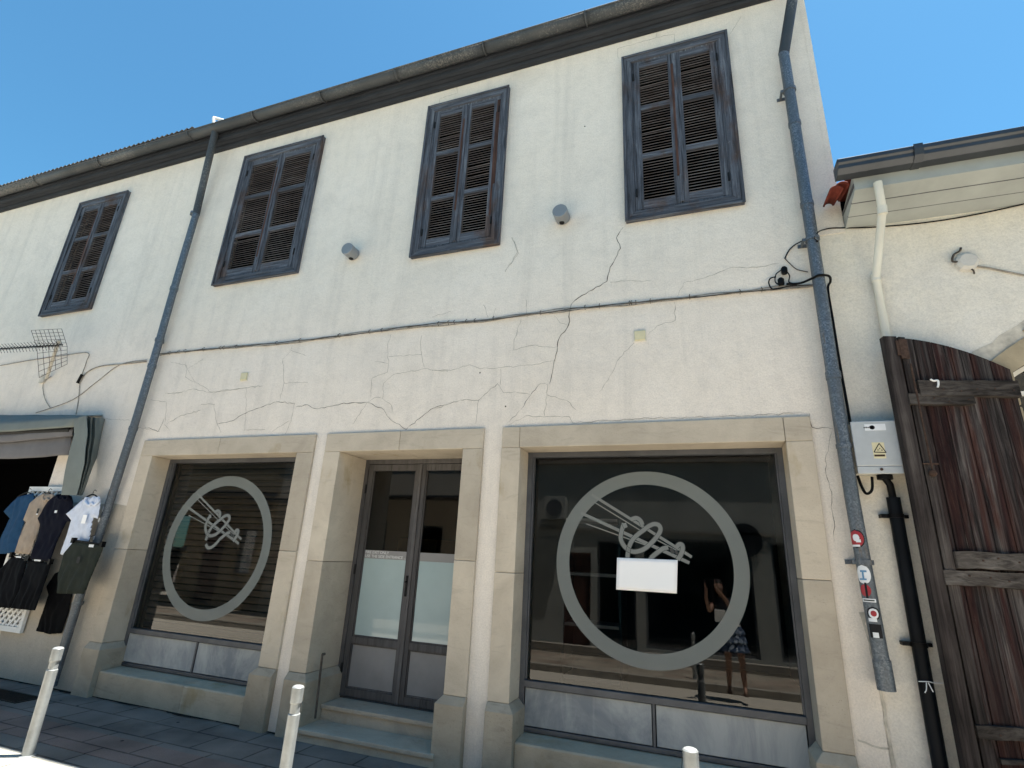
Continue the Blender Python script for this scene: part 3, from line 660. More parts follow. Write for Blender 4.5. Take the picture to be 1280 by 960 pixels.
# iron rod beside the steps
m = MB(); a = wp3(403,818,.02); b = wp3(394,898,.02); m.tube([b, a], .010, 8); m.tube([a, (a[0]+.004, a[1]+.03, a[2])], .012, 8)
tag(m.build('iron_rod', 'cable_dark'), 'thin dark iron rod standing upright left of the door steps', 'rod')

# ================================================================== wall lamps, boxes, cables
for px, lab in (((443,319), 'grey cylinder wall lamp between the two middle left shutter windows'), ((704,274), 'grey cylinder wall lamp between the two rightmost shutter windows')):
    x, z = wp(*px); t = empty('wall_lamp', (x, 0, z), lab, 'lamp', 'cylinder lamps on the upper wall')
    m = MB(); m.tube([(x, -.012, z), (x, -.15, z)], .079, 36); m.tube([(x, -.15, z), (x, -.156, z)], [.079, .074], 36); m.build('lamp_body', 'lamp', t)
    m = MB(); m.tube([(x, .0, z), (x, -.013, z)], .062, 28); m.build('wall_plate', 'frame', t)
    m = MB(); m.tube([(x, -.05, z-.077), (x, -.05, z-.082)], .028, 16); m.build('lens', 'iron', t)
for (px, py), lab in (((306,471), 'small cream junction plate on the wall above the left shop window'), ((800,420), 'small cream junction plate on the wall above the big shop window')):
    x, z = wp(px, py); t = empty('junction_plate', (x, 0, z), lab, 'junction box', 'small junction plates')
    m = MB(); m.bbox(x-.048, x+.048, -.022, .0, z-.048, z+.048, .005); m.build('cover', 'sticker_yellow', t)
    m = MB(); m.bbox(x-.056, x+.056, -.008, .0005, z-.056, z+.056, .003); m.build('back_plate', 'offwhite', t)
def cat(pts, n=8):
    out = []
    for i in range(len(pts)-1):
        p0, p1, p2, p3 = (Vector(pts[max(i-1, 0)]), Vector(pts[i]), Vector(pts[i+1]), Vector(pts[min(i+2, len(pts)-1)]))
        for j in range(n):
            t = j/n; out.append(.5*((2*p1)+(-p0+p2)*t+(2*p0-5*p1+4*p2-p3)*t*t+(-p0+3*p1-3*p2+p3)*t**3))
    out.append(Vector(pts[-1])); return out
CL = [(200,443),(245,438),(300,433.5),(350,429),(400,423),(440,418),(480,413),(520,408),(560,404),(600,401),(650,395),(700,388.5),(740,384),(800,378.5),(860,372),(920,366),(975,360.5),(1018,357)]
m = MB()
for k in range(4):
    off = (k-1.5)*.0075; m.cur = 1 if k == 2 else 0
    pts = [wp3(a, b, -.014-.006*(k % 3)) for a, b in CL]; pts = [(x, y, z+off+.006*math.sin(x*3.1+k*2)+random.uniform(-.005, .005)) for x, y, z in pts]
    m.tube([p+Vector((0, .003*math.sin(p.x*9+k), .0035*math.sin(p.x*13+k*1.7))) for p in cat(pts, 8)], .0042 if k < 4 else .005, 6)
m.cur = 1
for i in range(30):
    x = random.uniform(-6.8, 1.0); j = i % 3
    # find z by the cable line
    zc = None
    P_ = [wp(a, b) for a, b in CL]
    for a, b in zip(P_, P_[1:]):
        if a[0] <= x <= b[0]: zc = a[1]+(b[1]-a[1])*(x-a[0])/(b[0]-a[0])
    if zc: m.tube([(x, -.002, zc-.02), (x+random.uniform(-.004, .004), -.036, zc), (x, -.002, zc+.03)], .0035, 5)
tag(m.build('cable_bundle', ['cable', 'cable_dark']), 'bundle of old cables clipped along the wall between the storeys', 'cable')
def cable(px, y, r, lab, mat='black', ys=None, nm='cable'):
    pts = [wp3(a, b, (ys[i] if ys else y)) for i, (a, b) in enumerate(px)]
    m = MB(); m.tube(cat(pts), r, 8); return tag(m.build(nm, mat), lab, 'cable')
cable([(983,355),(1000,354),(1015,348),(1024,344),(1036,345),(1038,352),(1035,362),(1041,400),(1049,450),(1056,490),(1063,530),(1067,560),(1071,590),(1077,608),(1083,617),(1090,612),(1090,596)], -.02, .010,
      'thick black cable looping over the galvanised pipe down to the meter cabinet', ys=[-.02,-.04,-.12,-.156,-.12,-.03]+[-.016]*7+[-.03,-.05,-.06,-.06])
cable([(981,323),(987,312),(997,304),(1008,300.5),(1022,302),(1018,297),(1023,290),(1030,287),(1043,285),(1080,284.5),(1130,281),(1180,275),(1230,266),(1285,254)], -.02, .0055,
      'thin black cable running from the pipe under the right hand soffit', ys=[-.012,-.012,-.02,-.06,-.155,-.155,-.12,-.03]+[-.005]*6)
cable([(981,323),(990,332),(997,337),(1010,340)], -.01, .004, 'short thin wire end hanging beside the two black connectors', 'cable_dark')
cable([(1206,332),(1230,334),(1255,339),(1285,345)], -.003, .007, 'thin grey wire leading right from the whitewashed junction box', 'cable')
cable([(0,457),(40,450),(75,445),(109,441),(108,452),(104,464),(99,477)], -.012, .005, 'thin wire along the left wall under the antenna', 'cable')
cable([(183,452),(155,455),(125,458),(108,466),(100,478)], -.012, .007, 'grey cable from the left downpipe to the black splice', 'cable')
cable([(183,450),(150,456),(120,478),(90,500),(45,516)], -.01, .005, 'thin grey cable slanting down to the awning', 'cable')
cable([(100,478),(98,500),(95,518)], -.01, .005, 'short wire dropping from the splice to the awning', 'cable')
t = empty('cable_joint', wp3(979,348,-.02), 'pair of black cable connectors looped on the wall beside the galvanised pipe', 'cable joint')
for (px, py) in ((980,338), (976,352)):
    x, z = wp(px, py, -.02); m = MB(); m.tube([(x, -.03, z-.04), (x, -.03, z-.03), (x, -.03, z+.015), (x, -.03, z+.03)], [.022, .026, .026, .014], 12); m.build('connector', 'black', t)
m = MB()
m.tube(cat([wp3(a, b, -.025) for a, b in ((976,338),(970,343),(969,352),(974,356))]), .005, 6); m.tube(cat([wp3(a, b, -.025) for a, b in ((970,346),(963,348),(961,354),(965,361),(972,361),(985,358),(996,357))]), .006, 6)
m.tube(cat([wp3(a, b, -.025) for a, b in ((984,340),(987,345),(986,352),(990,354))]), .005, 6); m.build('loop', 'black', t)
t = empty('cable_splice', wp3(100,476,-.02), 'small black cable splice on the wall below the antenna', 'cable joint')
m = MB(); m.tube([wp3(97,479,-.02), wp3(103,468,-.02)], .022, 8); m.build('sleeve', 'black', t)
x, z = wp(1206,330,.03)
t = empty('junction_box', (x, .03, z), 'round whitewashed junction box high on the right building wall', 'junction box')
m = MB(); n = 11; rr_ = [.078*(1+.22*mnoise.noise(Vector((math.cos(i*.571)*2, math.sin(i*.571)*2, 3)))) for i in range(n)]
m.add([(x+rr_[i]*kk*math.cos(i*2*math.pi/n), yy0, z+rr_[i]*kk*math.sin(i*2*math.pi/n)) for kk, yy0 in ((1.06, .012), (1, -.02), (.72, -.038)) for i in range(n)], [(j*n+i, j*n+(i+1) % n, (j+1)*n+(i+1) % n, (j+1)*n+i) for j in range(2) for i in range(n)]+[list(range(2*n, 3*n))]); m.build('cover', 'box_old', t)
m = MB(); m.tube(cat([(x-.05, -.02, z+.0), (x-.095, -.02, z+.01), (x-.075, -.015, z+.07), (x-.03, -.01, z+.10), (x-.015, -.005, z+.13)]), .008, 6); m.tube(cat([(x, .0, z-.04), (x+.02, -.02, z-.09), (x+.03, 0, z-.11)]), .006, 5); m.build('wire', 'cable_dark', t)

# ================================================================== downpipes
def pipe_thing(name, label, pts, r, mat, collars, brackets, group='galvanised downpipes'):
    t = empty(name, (pts[-1][0], pts[-1][1], 0), label, 'downpipe', group)
    m = MB(); m.tube(pts, r, 20); m.build('pipe', mat, t)
    for p, q in collars: m = MB(); m.tube([p, q], r+.006, 20); m.build('collar', mat, t)
    for p in brackets:
        m = MB(); m.tube([(p[0], p[1], p[2]-.016), (p[0], p[1], p[2]+.016)], r+.009, 20); m.box(p[0]-.10, p[0]-.03, -.01, .004, p[2]-.016, p[2]+.016); m.box(p[0]-.078, p[0]-.06, p[1]-.01, .0, p[2]-.013, p[2]+.013); m.box(p[0]-.078, p[0]-.04, p[1]-.012, p[1]+.008, p[2]-.014, p[2]+.014)
        m.build('bracket', 'galv', t)
    return t
pr = .048; y = -.10
zt = wp(977,68,y)
RP = [(1.035, -.235, 7.53), (1.03, -.22, 7.44), (1.02, y, zt[1]), (1.02, y, zt[1]-.08), (1.022, y, 4.4), (1.020, y, 3.4), (1.02, y, 2.2), (1.03, y, 1.75), (1.05, y, .95)]
RP[0] = (wp(1004,-8,-.25)[0], -.25, 7.54); RP[1] = (RP[0][0]-.005, -.25, 7.46)
rp = pipe_thing('downpipe', 'galvanised downpipe covered with small stickers at the right corner of the building', RP, pr, 'galv',
    [((1.021,y,5.62),(1.021,y,5.66)), ((1.021,y,4.72),(1.021,y,4.76)), ((1.021,y,3.1),(1.021,y,3.16)), ((1.02,y,2.55),(1.02,y,2.58)), ((1.047,y,1.12),(1.05,y,.94))],
    [(1.021,y,6.05), (1.021,y,4.38), (1.036,y,1.735)])
def onpipe(px, py, w_, h_, mat, nm='sticker', rnd=False, off=.0015, par=rp, r=None, xc=None, yc=None):
    """label wrapped round the pipe: centre from the photo, size in metres"""
    r = (r or pr)+off; x, z = wp(px, py, y-.05); cx_ = xc if xc is not None else 1.02+(.03*(2.2-z)/1.25 if z < 2.2 else 0); cy_ = yc if yc is not None else y
    a0 = math.asin(max(-.8, min(.8, (x-cx_)/r))); m = MB(); n = 12; half = w_/2/r; vs = []; N = 12
    for j in range(N+1):
        v_ = -1+2*j/N; hw = half*(math.sqrt(max(0, 1-v_*v_)) if rnd else 1)
        for i in range(n+1):
            a = a0-hw+2*hw*i/n; vs.append((cx_+r*math.sin(a), cy_-r*math.cos(a), z+v_*h_/2))
    m.add(vs, [(j*(n+1)+i, j*(n+1)+i+1, (j+1)*(n+1)+i+1, (j+1)*(n+1)+i) for j in range(N) for i in range(n)], True)
    return m.build(nm, mat, par)
onpipe(1070,673,.115,.13,'sticker_black',rnd=True); onpipe(1070,673,.10,.112,'red',rnd=True,off=.003); onpipe(1070,672,.045,.05,'sticker_white',rnd=True,off=.0045); onpipe(1073,676,.03,.02,'sticker_white',off=.0046); onpipe(1070,682,.06,.014,'sticker_white',off=.0044)
onpipe(1079,718,.095,.125,'sticker_white',rnd=True,off=.003); onpipe(1079,714,.04,.012,'sticker_blue',off=.0045); onpipe(1079,719,.012,.05,'sticker_blue',off=.0046); onpipe(1079,724,.045,.011,'sticker_blue',off=.0045)
onpipe(1082,738,.07,.08,'red',rnd=True,off=.003); onpipe(1083,738,.014,.10,'sticker_black',off=.0045)
onpipe(1086,750.5,.09,.022,'sticker_white',off=.003); onpipe(1086,750.5,.07,.008,'sticker_black',off=.0045)
onpipe(1092,767,.08,.085,'sticker_black',rnd=True,off=.003); onpipe(1092,767,.06,.065,'sticker_white',rnd=True,off=.0042); onpipe(1092,767,.036,.038,'red',rnd=True,off=.0052); onpipe(1091,775,.05,.022,'sticker_white',off=.0041)
onpipe(1095,789,.075,.085,'sticker_black',off=.003); onpipe(1095,794,.034,.032,'sticker_white',off=.0045)
pr2 = .046; yl = -.09
t0 = wp(270,160,-.2)
LP = [wp3(270.5,158,-.255), wp3(268,170,-.235), wp3(248,255,yl), wp3(245,268,yl),  (-6.78, yl, 5.2), (-6.78, yl, 4.1), (-6.80, yl, 3.0), (-6.86, yl, 1.84), (-6.90, yl, 1.0), (-6.93, yl, .05)]
lp = pipe_thing('downpipe', 'galvanised downpipe with a few white stickers left of the shopfronts', LP, pr2, 'galv',
    [((-6.78,yl,5.0),(-6.78,yl,4.95)), ((-6.785,yl,3.85),(-6.785,yl,3.8)), ((-6.80,yl,3.0),(-6.805,yl,2.95)), ((-6.88,yl,1.5),(-6.882,yl,1.45))], [(-6.80,yl,6.22), (-6.78,yl,4.2), (-6.90,yl,.9)])
m = MB(); m.tube([RP[0], RP[1], (RP[2][0], RP[2][1], RP[2][2]+.0)], pr+.003, 20); m.build('rusty_section', 'gutter', rp)
m = MB(); m.tube([LP[0], LP[1], LP[2], LP[3]], pr2+.003, 20); m.build('rusty_section', 'gutter', lp)
for a, b, w_, h_ in ((133,608,.07,.06), (129,622,.07,.07), (126,636,.06,.06), (122,650,.07,.05), (117,672,.05,.05)):
    x_, z_ = wp(a, b, yl-.05); onpipe(a, b, w_, h_, 'sticker_white', rnd=b in (622, 650), par=lp, r=pr2, xc=-6.80-.06*(3.0-z_)/1.16 if z_ > 1.84 else -6.88, yc=yl)

# ================================================================== RIGHT BUILDING
rb = empty('annex_building', (4, 0, 0), 'lower cream building on the right with boxed soffit and old arched wooden door', 'building')
YR = .008; DXh = wp(1264,470,YR)[0]; AR = dict(x0=2.175, x1=4.3, spr=3.12, top=3.48)
# arch (segmental) opening between x0..x1
ac = (AR['x0']+AR['x1'])/2; hw = (AR['x1']-AR['x0'])/2; rise = AR['top']-AR['spr']; rad = (hw*hw+rise*rise)/(2*rise); zc = AR['top']-rad
arc = lambda rr, n=20, h=None: [(ac+rr*math.sin(a), zc+rr*math.cos(a)) for a in [(-1+2*i/n)*(h or math.asin(hw/rad)) for i in range(n+1)]]
m = MB(); HR = 4.56
arcp = arc(rad)
m.add([(1.03, YR, 0), (AR['x0'], YR, 0)]+[(x, YR, z) for x, z in arcp]+[(AR['x1'], YR, 0), (12, YR, 0), (12, YR, HR), (1.03, YR, HR)], [list(range(2+len(arcp)+4))])
for a, b in zip([(AR['x0'], 0)]+arcp, arcp+[(AR['x1'], 0)]): m.add([(a[0], YR, a[1]), (b[0], YR, b[1]), (b[0], YR+.45, b[1]), (a[0], YR+.45, a[1])], [(0,1,2,3)])
m.box(1.31, 12, .45+YR, .5+YR, HR-.6, HR); m.box(11.7, 12, .5, 7, 0, HR); m.box(1.31, 12, 7, 7.3, 0, HR)
m.build('wall', 'stucco2', rb)
m = MB(); m.box(1.31, 4.9, 2.6, 2.65, 0, 3.9); m.box(4.9, 5, .5, 2.6, 0, 3.9); m.box(1.31, 5, .48, 2.65, 3.9, 3.95); m.build('room_wall', 'dark', rb)
# voussoirs
ang = math.asin(hw/rad); m = MB(); nV = 8; th = .21
for i in range(nV):
    a0 = -ang-.02+(2*ang+.04)*i/nV; a1 = -ang-.02+(2*ang+.04)*(i+1)/nV; e = .004; r1 = rad+th+random.uniform(-.03, .03); r0 = rad-.012
    if i == 0: r1 -= .05
    q = [(ac+r0*math.sin(a0+e), zc+r0*math.cos(a0+e)), (ac+r1*math.sin(a0+e), zc+r1*math.cos(a0+e)), (ac+(r1+.004)*math.sin((a0+a1)/2), zc+(r1+.004)*math.cos((a0+a1)/2)), (ac+(r1+.012)*math.sin(a1-e), zc+(r1+.012)*math.cos(a1-e)), (ac+r0*math.sin(a1-e), zc+r0*math.cos(a1-e))]
    m.poly(q, YR-random.uniform(.004, .03), YR+.3)
# left impost, irregular stones
for z0, z1, dx in ((2.86, 3.16, .20), (2.5, 2.85, .12), (2.1, 2.49, .22), (1.6, 2.09, .14), (1.0, 1.59, .2), (.5, .99, .15), (0, .49, .22)):
    m.bbox(AR['x0']-dx, AR['x0']+.012, YR-.012, YR+.3, z0, z1, .015)
m.build('arch_stones', 'rubble', rb)
m = MB(); pts = [(ac+(rad+th+.03+.03*mnoise.noise(Vector((i*.5, 0, 0))))*math.sin(-ang-.06+(2*ang+.12)*i/40), zc+(rad+th+.03+.03*mnoise.noise(Vector((i*.5, 0, 0))))*math.cos(-ang-.06+(2*ang+.12)*i/40)) for i in range(41)]; inn = [(ac+(rad+.01)*math.sin(-ang-.04+(2*ang+.08)*i/40), zc+(rad+.01)*math.cos(-ang-.04+(2*ang+.08)*i/40)) for i in range(41)]
m.add([(x_, YR-.002, z_) for x_, z_ in pts+inn], [(i, i+1, 41+i+1, 41+i) for i in range(40)]); m.build('arch_mortar', 'dirt', rb)
# timber frame and fanlight inside the arch
m = MB(); yy = YR+.16; ain = arc(rad-.02, 20); aout = arc(rad-.05, 20)
pr_ = [(x, z) for x, z in ain]; 
for i in range(20): m.add([(ain[i][0],yy,ain[i][1]),(ain[i+1][0],yy,ain[i+1][1]),(aout[i+1][0],yy,aout[i+1][1]),(aout[i][0],yy,aout[i][1]),(ain[i][0],yy+.06,ain[i][1]),(ain[i+1][0],yy+.06,ain[i+1][1]),(aout[i+1][0],yy+.06,aout[i+1][1]),(aout[i][0],yy+.06,aout[i][1])], [(0,1,2,3),(3,2,6,7),(4,5,1,0)])
m.box(AR['x0']+.01, AR['x0']+.030, yy, yy+.06, 0, AR['spr']+.02); m.box(AR['x0']+.045, AR['x1']-.02, yy, yy+.06, 2.98, 3.01); m.box(ac-.02, ac+.02, yy, yy+.06, 0, 3.4)
m.box(AR['x0']+.045, ac-.02, yy+.002, yy+.06, 2.2, 2.225)
fr = m.build('door_frame', 'white', rb)
m = MB(); m.add([(AR['x0']+.03, yy+.03, 0), (AR['x1']-.02, yy+.03, 0), (AR['x1']-.02, yy+.03, 3.12), (ac, yy+.03, 3.45), (AR['x0']+.03, yy+.03, 3.12)], [(0,1,2,3,4)]); m.build('fanlight_glass', 'glass_dark', fr)
# soffit box, gutter, roof
sL, sR = 1.305, 12; yo = -.40
m = MB(); m.prof([(YR, 4.50), (YR, 4.66), (yo, 4.74), (yo, 4.60)], sL, sR)
so = m.build('soffit', 'soffit', rb)
m = MB()
for yy_, zz_ in ((-.12, 4.532), (-.26, 4.564)): m.prof([(yy_, zz_-.001), (yy_-.006, zz_+.0005), (yy_-.006, zz_+.012), (yy_, zz_+.012)], sL-.002, sR)
m.box(sL-.006, sL-.001, yo, YR, 4.63, 4.66); m.build('soffit_gap_lines', 'frame', so)  # dark strips drawn as the gap lines between soffit boards
GZ2 = 4.80
def box_gutter(x0, x1):
    yo2 = yo-.135
    return MB().prof([(yo-.001, GZ2-.095), (yo-.085, GZ2-.10), (yo2+.01, GZ2-.065), (yo2+.008, GZ2-.035), (yo2-.008, GZ2-.02), (yo2-.008, GZ2+.015), (yo2+.004, GZ2+.02), (yo2+.004, GZ2-.01), (yo2+.02, GZ2-.06), (yo-.08, GZ2-.088), (yo-.012, GZ2-.085), (yo-.012, GZ2+.02), (yo-.001, GZ2+.02)], x0, x1)
jg = wp(1150,208,-.5)[0]
for a, b in ((1.18, jg), (jg+.001, 12)): box_gutter(a, b).build('gutter', 'gutter_dark', rb, .003)
m = MB(); m.prof([(yo+.002, GZ2-.10), (yo-.087, GZ2-.106), (yo-.14, GZ2-.07), (yo-.152, GZ2-.02), (yo-.152, GZ2+.022), (yo-.145, GZ2+.022), (yo-.13, GZ2-.06), (yo-.08, GZ2-.098), (yo+.002, GZ2-.094)], jg-.03, jg+.03); m.build('gutter_joint', 'gutter_dark', rb); m = MB(); m.prof([(yo-.001, GZ2-.095), (yo-.085, GZ2-.10), (yo-.14, GZ2-.03), (yo-.14, GZ2+.015), (yo, GZ2+.018)], 1.178, 1.184)
m.build('gutter_end', 'gutter_dark', rb)
m = MB(); m.add([(1.31, yo-.02, 4.83), (12, yo-.02, 4.83), (12, 4, 5.5), (1.31, 4, 5.5), (1.31, 7.4, 4.7), (12, 7.4, 4.7)], [(0,1,2,3), (3,2,5,4)]); m.build('roof_plane', 'tile', rb)
m = MB(); m.box(1.31, 12, .03, .3, 4.5, 4.8); m.build('wall_plate', 'dark', rb)
# clay tile end peeping out beside the gutter
m = MB(); x, z = wp(1037,243,-.25)
for k in range(2):
    vs = []; n = 10
    for j, yv in enumerate((-.34, -.05)):
        for i in range(n+1):
            a = math.pi*i/n; rr = .052-.008*j; vs.append((x+.03+.05*k+rr*math.cos(a), yv, z-.03+.03*k+rr*math.sin(a)*.9+.05*j)); 
    m.add(vs, [(i, i+1, n+2+i, n+1+i) for i in range(n)], True)
o = m.build('roof_tile', 'tile', rb); sm = o.modifiers.new('thick', 'SOLIDIFY'); sm.thickness = .014
# white downpipe
wpp = [wp3(1097,226,-.40), wp3(1103,258,-.33), wp3(1095,350,-.03), wp3(1109,425,-.02)]
wpp = [(1.50, -.47, 4.71), (1.50, -.45, 4.66), (1.545, -.42, 4.50)]
a = wp3(1097,228,-.44); b = wp3(1103,262,-.40); c = wp3(1095,348,-.035); d = wp3(1109,425,-.03)
t = empty('downpipe', (d[0], -.03, 0), 'narrow white plastic downpipe dropping from the right hand gutter behind the old door', 'downpipe')
m = MB(); m.tube([a, b, c, d, (d[0]+.0, -.03, .2)], .030, 16); m.build('pipe', 'offwhite', t)
m = MB(); m.tube([(b[0], b[1], b[2]+.03), (b[0], b[1]+.01, b[2]-.035)], .034, 16); m.build('collar', 'offwhite', t)
m = MB(); m.tube([(c[0]+.0, c[1], c[2]+.04), (c[0], c[1], c[2]-.03)], .0335, 16); m.build('collar', 'offwhite', t)

# ---- old door leaf, folded open in front of the wall
yD = -.17
lt = wp(1101,423,yD); XA = (wp(1101,423,yD)[0]+wp(1200,960,yD)[0])/2
HX = AR['x0']-.02; angD = math.atan2(yD-(-.01), XA-HX)   # from hinge towards the free edge
Ld = math.hypot(XA-HX, yD+.01)
dx, dy = math.cos(angD), math.sin(angD)                    # along the leaf
nx_, ny_ = dy, -dx                                          # towards the street (y negative)
if ny_ > 0: nx_, ny_ = -nx_, -ny_
leaf = bpy.data.objects.new('door_leaf', None)
ZT = wp(1101,423,yD)[1]; ZH = wp(1262,462,-.03)[1]
def top(u):  # u 0 at hinge .. 1 free edge
    return ZH+(ZT-ZH)*(1-(1-u)**2.0)
def leafbox(mb, u0, u1, z0, z1, t0, t1, tops=False, bulge=0):
    """u in metres from hinge; t thickness outwards (towards the street)"""
    def P3(u, t, z): return (HX+dx*u+nx_*t, -.01+dy*u+ny_*t, z)
    za, zb_ = (top(u0/Ld), top(u1/Ld)) if tops else (z1, z1)
    vs = [P3(u0,t0,z0), P3(u1,t0,z0), P3(u1,t1,z0), P3(u0,t1,z0), P3(u0,t0,za), P3(u1,t0,zb_), P3(u1,t1,zb_), P3(u0,t1,za)]
    mb.add(vs, [(0,1,2,3),(4,7,6,5),(0,4,5,1),(1,5,6,2),(2,6,7,3),(3,7,4,0)])
m = MB(); nP = 6; pw = (Ld-.09)/nP
for i in range(nP):
    u0 = i*pw+.0015; u1 = (i+1)*pw-.0015; sub = 1
    for k in range(sub): leafbox(m, u0+.0015+(u1-u0)*k/sub, u0+(u1-u0)*(k+1)/sub-(.0015 if k == sub-1 else 0), .06, 0, -.005+.002*random.random(), .022+.0 if k else .022, True)
dl = m.build('door_leaf', 'door_wood', rb)
m = MB()
for i in range(5): leafbox(m, Ld-.09+.018*i, Ld-.09+.018*(i+1), .05, 0, -.012, .045, True)
for i in range(3): leafbox(m, Ld-.172+.022*i, Ld-.172+.022*(i+1)-.001, .06, top((Ld-.16)/Ld)-.42 if i == 0 else 0, .0225, .040, i != 0)
m.build('door_stile', 'stile_wood', dl)
def zpx(px, py): return wp(px, py, -.12)[1]
rails = [(0, Ld-.17, zpx(1190,497), zpx(1190,477), .060), (.30, Ld-.09, zpx(1150,509), zpx(1150,495), .058), (0, Ld-.18, zpx(1230,712), zpx(1230,691), .060), (.08, Ld-.09, zpx(1215,733), zpx(1215,714), .055), (0, Ld-.10, zpx(1240,922), zpx(1240,905), .058), (.02, Ld-.2, zpx(1250,952), zpx(1250,946), .05)]
for u0, u1, z0, z1, t1 in rails:
    m = MB(); n = 24; vs = []
    def P3(u, t, z): return (HX+dx*u+nx_*t, -.01+dy*u+ny_*t, z)
    for i in range(n+1):
        u = u0+(u1-u0)*i/n; a = mnoise.noise(Vector((u*9, z0*3, 0)))*.010; b = mnoise.noise(Vector((u*9, z1*3, 5)))*.007
        vs += [P3(u, .018, z0+a), P3(u, t1, z0+a+.004), P3(u, t1-.004, z1+b), P3(u, .018, z1+b)]
    m.add(vs, [(4*i+k, 4*i+(k+1) % 4, 4*i+4+(k+1) % 4, 4*i+4+k) for i in range(n) for k in range(4)]+[(0,1,2,3), (4*n+3,4*n+2,4*n+1,4*n)])
    m.cur = 1
    for q_ in range(int((u1-u0)/.11)):
        uu = u0+.05+q_*.11+random.uniform(-.01, .01); zz_ = (z0+z1)/2+random.uniform(-.02, .02)
        if uu < u1-.02: m.tube([P3(uu, t1-.006, zz_), P3(uu, t1+.002, zz_)], .006, 8)
    m.build('door_rail', ['rail_wood', 'rust'], dl)
def P3(u, t, z): return (HX+dx*u+nx_*t, -.01+dy*u+ny_*t, z)
m = MB(); ub = Ld-.145; zb0 = wp(1143,590,-.2)[1]; zt0 = wp(1130,455,-.2)[1]
m.tube([P3(ub, .055, zb0), P3(ub, .055, zt0)], .007, 8); m.tube([P3(ub, .055, zb0-.03), P3(ub, .055, zb0-.015), P3(ub, .055, zb0+.012)], [.012, .026, .018], 12)
m.tube([P3(ub-.05, .05, zb0+.06), P3(ub+.05, .05, zb0+.06)], .006, 6); m.build('door_bolt', 'rust', dl)
m = MB(); leafbox(m, Ld-.135, Ld-.075, zpx(1130,448), zpx(1130,430), .0455, .053); 
leafbox(m, Ld-.15, Ld-.095, zpx(1128,443)-.06, ZT-.03, .0458, .056); m.build('iron_strap', 'rust', dl)
m = MB(); q = [wp3(a_, b_, -.19) for a_, b_ in ((1163,474),(1167,476),(1172,475.5),(1173,480),(1172,484))]; m.tube(cat(q, 5), .007, 8); tag(m.build('white_tie', 'white'), 'scrap of white string tied to the upper rail of the old wooden door', 'string')

# ---- cabinet, conduit
yC = -.15; cT = wp(1064,527,yC); cB = wp(1072,592,yC); cR = wp(1129,592,yC)
x0, x1, z0, z1 = (cT[0]+cB[0])/2, (cR[0]+.01), cB[1], cT[1]
t = empty('meter_cabinet', ((x0+x1)/2, .03, z0), 'light grey electrical cabinet with warning label between the pipe and the old door', 'cabinet')
m = MB(); m.bbox(x0+.006, x1-.006, yC+.02, .025, z0+.006, z1-.006, .006); m.build('cabinet_body', 'offwhite', t)
m = MB(); m.bbox(x0, x1, yC, yC+.022, z0+.055, z1, .006); m.bbox(x0+.001, x1-.001, yC+.003, yC+.022, z0, z0+.053, .005); m.build('cabinet_lid', 'box', t)
m = MB(); m.box(x0-.035, x0-.012, -.02, .02, z0+.02, z1+.08); m.build('backing_board', 'orange', t)
m = MB(); sx = x0+(x1-x0)*.52; m.tube([(sx, yC, z0+.03), (sx, yC-.006, z0+.03)], .010, 12); m.build('screw', 'rust', t)
def Q5(x, y_): return wp(1040+x/6.858, 500+y_/6.858, yC-.002)
a = Q5(275,208); b = Q5(465,258); m = MB(); m.box(a[0], b[0], yC-.0015, yC+.001, b[1], a[1]); st1 = m.build('maker_label', 'sticker_white', t)
cx_, cz_ = Q5(345,235); m = MB(); ro = .016
m.poly([(cx_+ro*math.cos(a_), cz_+ro*math.sin(a_)) for a_ in [R(-150+300*i/12) for i in range(13)]]+[(cx_-.008+ro*.8*math.cos(a_), cz_+ro*.8*math.sin(a_)) for a_ in [R(130-260*i/12) for i in range(13)]], yC-.0025, yC-.0012)
for i in range(4): m.box(cx_-.055+.012*i, cx_-.046+.012*i, yC-.0025, yC-.0012, cz_-.004, cz_+.004+.002*(i % 2))
m.build('printed_mark', 'sticker_black', st1)
a = Q5(338,364); b = Q5(472,500); m = MB(); m.box(a[0], b[0]-.003, yC-.0015, yC+.001, b[1], a[1]); st2 = m.build('warning_label', 'sticker_yellow', t)
p1, p2, p3 = Q5(403,372), Q5(465,450), Q5(360,447); m = MB()
for A, B in ((p1, p2), (p2, p3), (p3, p1)): m.ribbon([A, B], .006, yC-.0028)
bx, bz = (p1[0]+p2[0]+p3[0])/3, (p1[1]+p2[1]+p3[1])/3
for ox, oz in ((-.012, -.004), (.0, .006), (.012, -.006)): m.poly([(bx+ox-.004, bz+oz-.004), (bx+ox+.005, bz+oz-.003), (bx+ox+.001, bz+oz+.007)], yC-.003, yC-.0015)
m.build('warning_triangle', 'sticker_black', st2)
m = MB(); a = Q5(362,468); b = Q5(468,488); m.box(a[0], b[0]-.008, yC-.0026, yC-.0014, b[1]+.004, a[1]); m.build('warning_text_bar', 'rust', st2)
bp0 = wp(1116,640,-.05); bp1 = wp(1175,980,-.05)
t = empty('conduit', (bp1[0], -.05, 0), 'thick black plastic conduit running down from the electrical cabinet', 'pipe')
m = MB(); xx = 1.285; zc0 = wp(1115,622,-.05)[1]
m.tube([(xx+.0, -.05, 0), (xx+.005, -.05, zc0)], .043, 18); m.build('pipe', 'blackpipe', t)
m = MB(); m.tube([(xx+.004, -.05, zc0-.02), (xx+.0, -.05, zc0+.09), (xx-.03, -.07, z0-.02), (xx-.03, -.07, z0+.005)], .024, 12); m.tube([(xx-.03, -.07, z0-.03), (xx-.03, -.07, z0)], .05, 16); m.build('cable_entry', 'black', t)
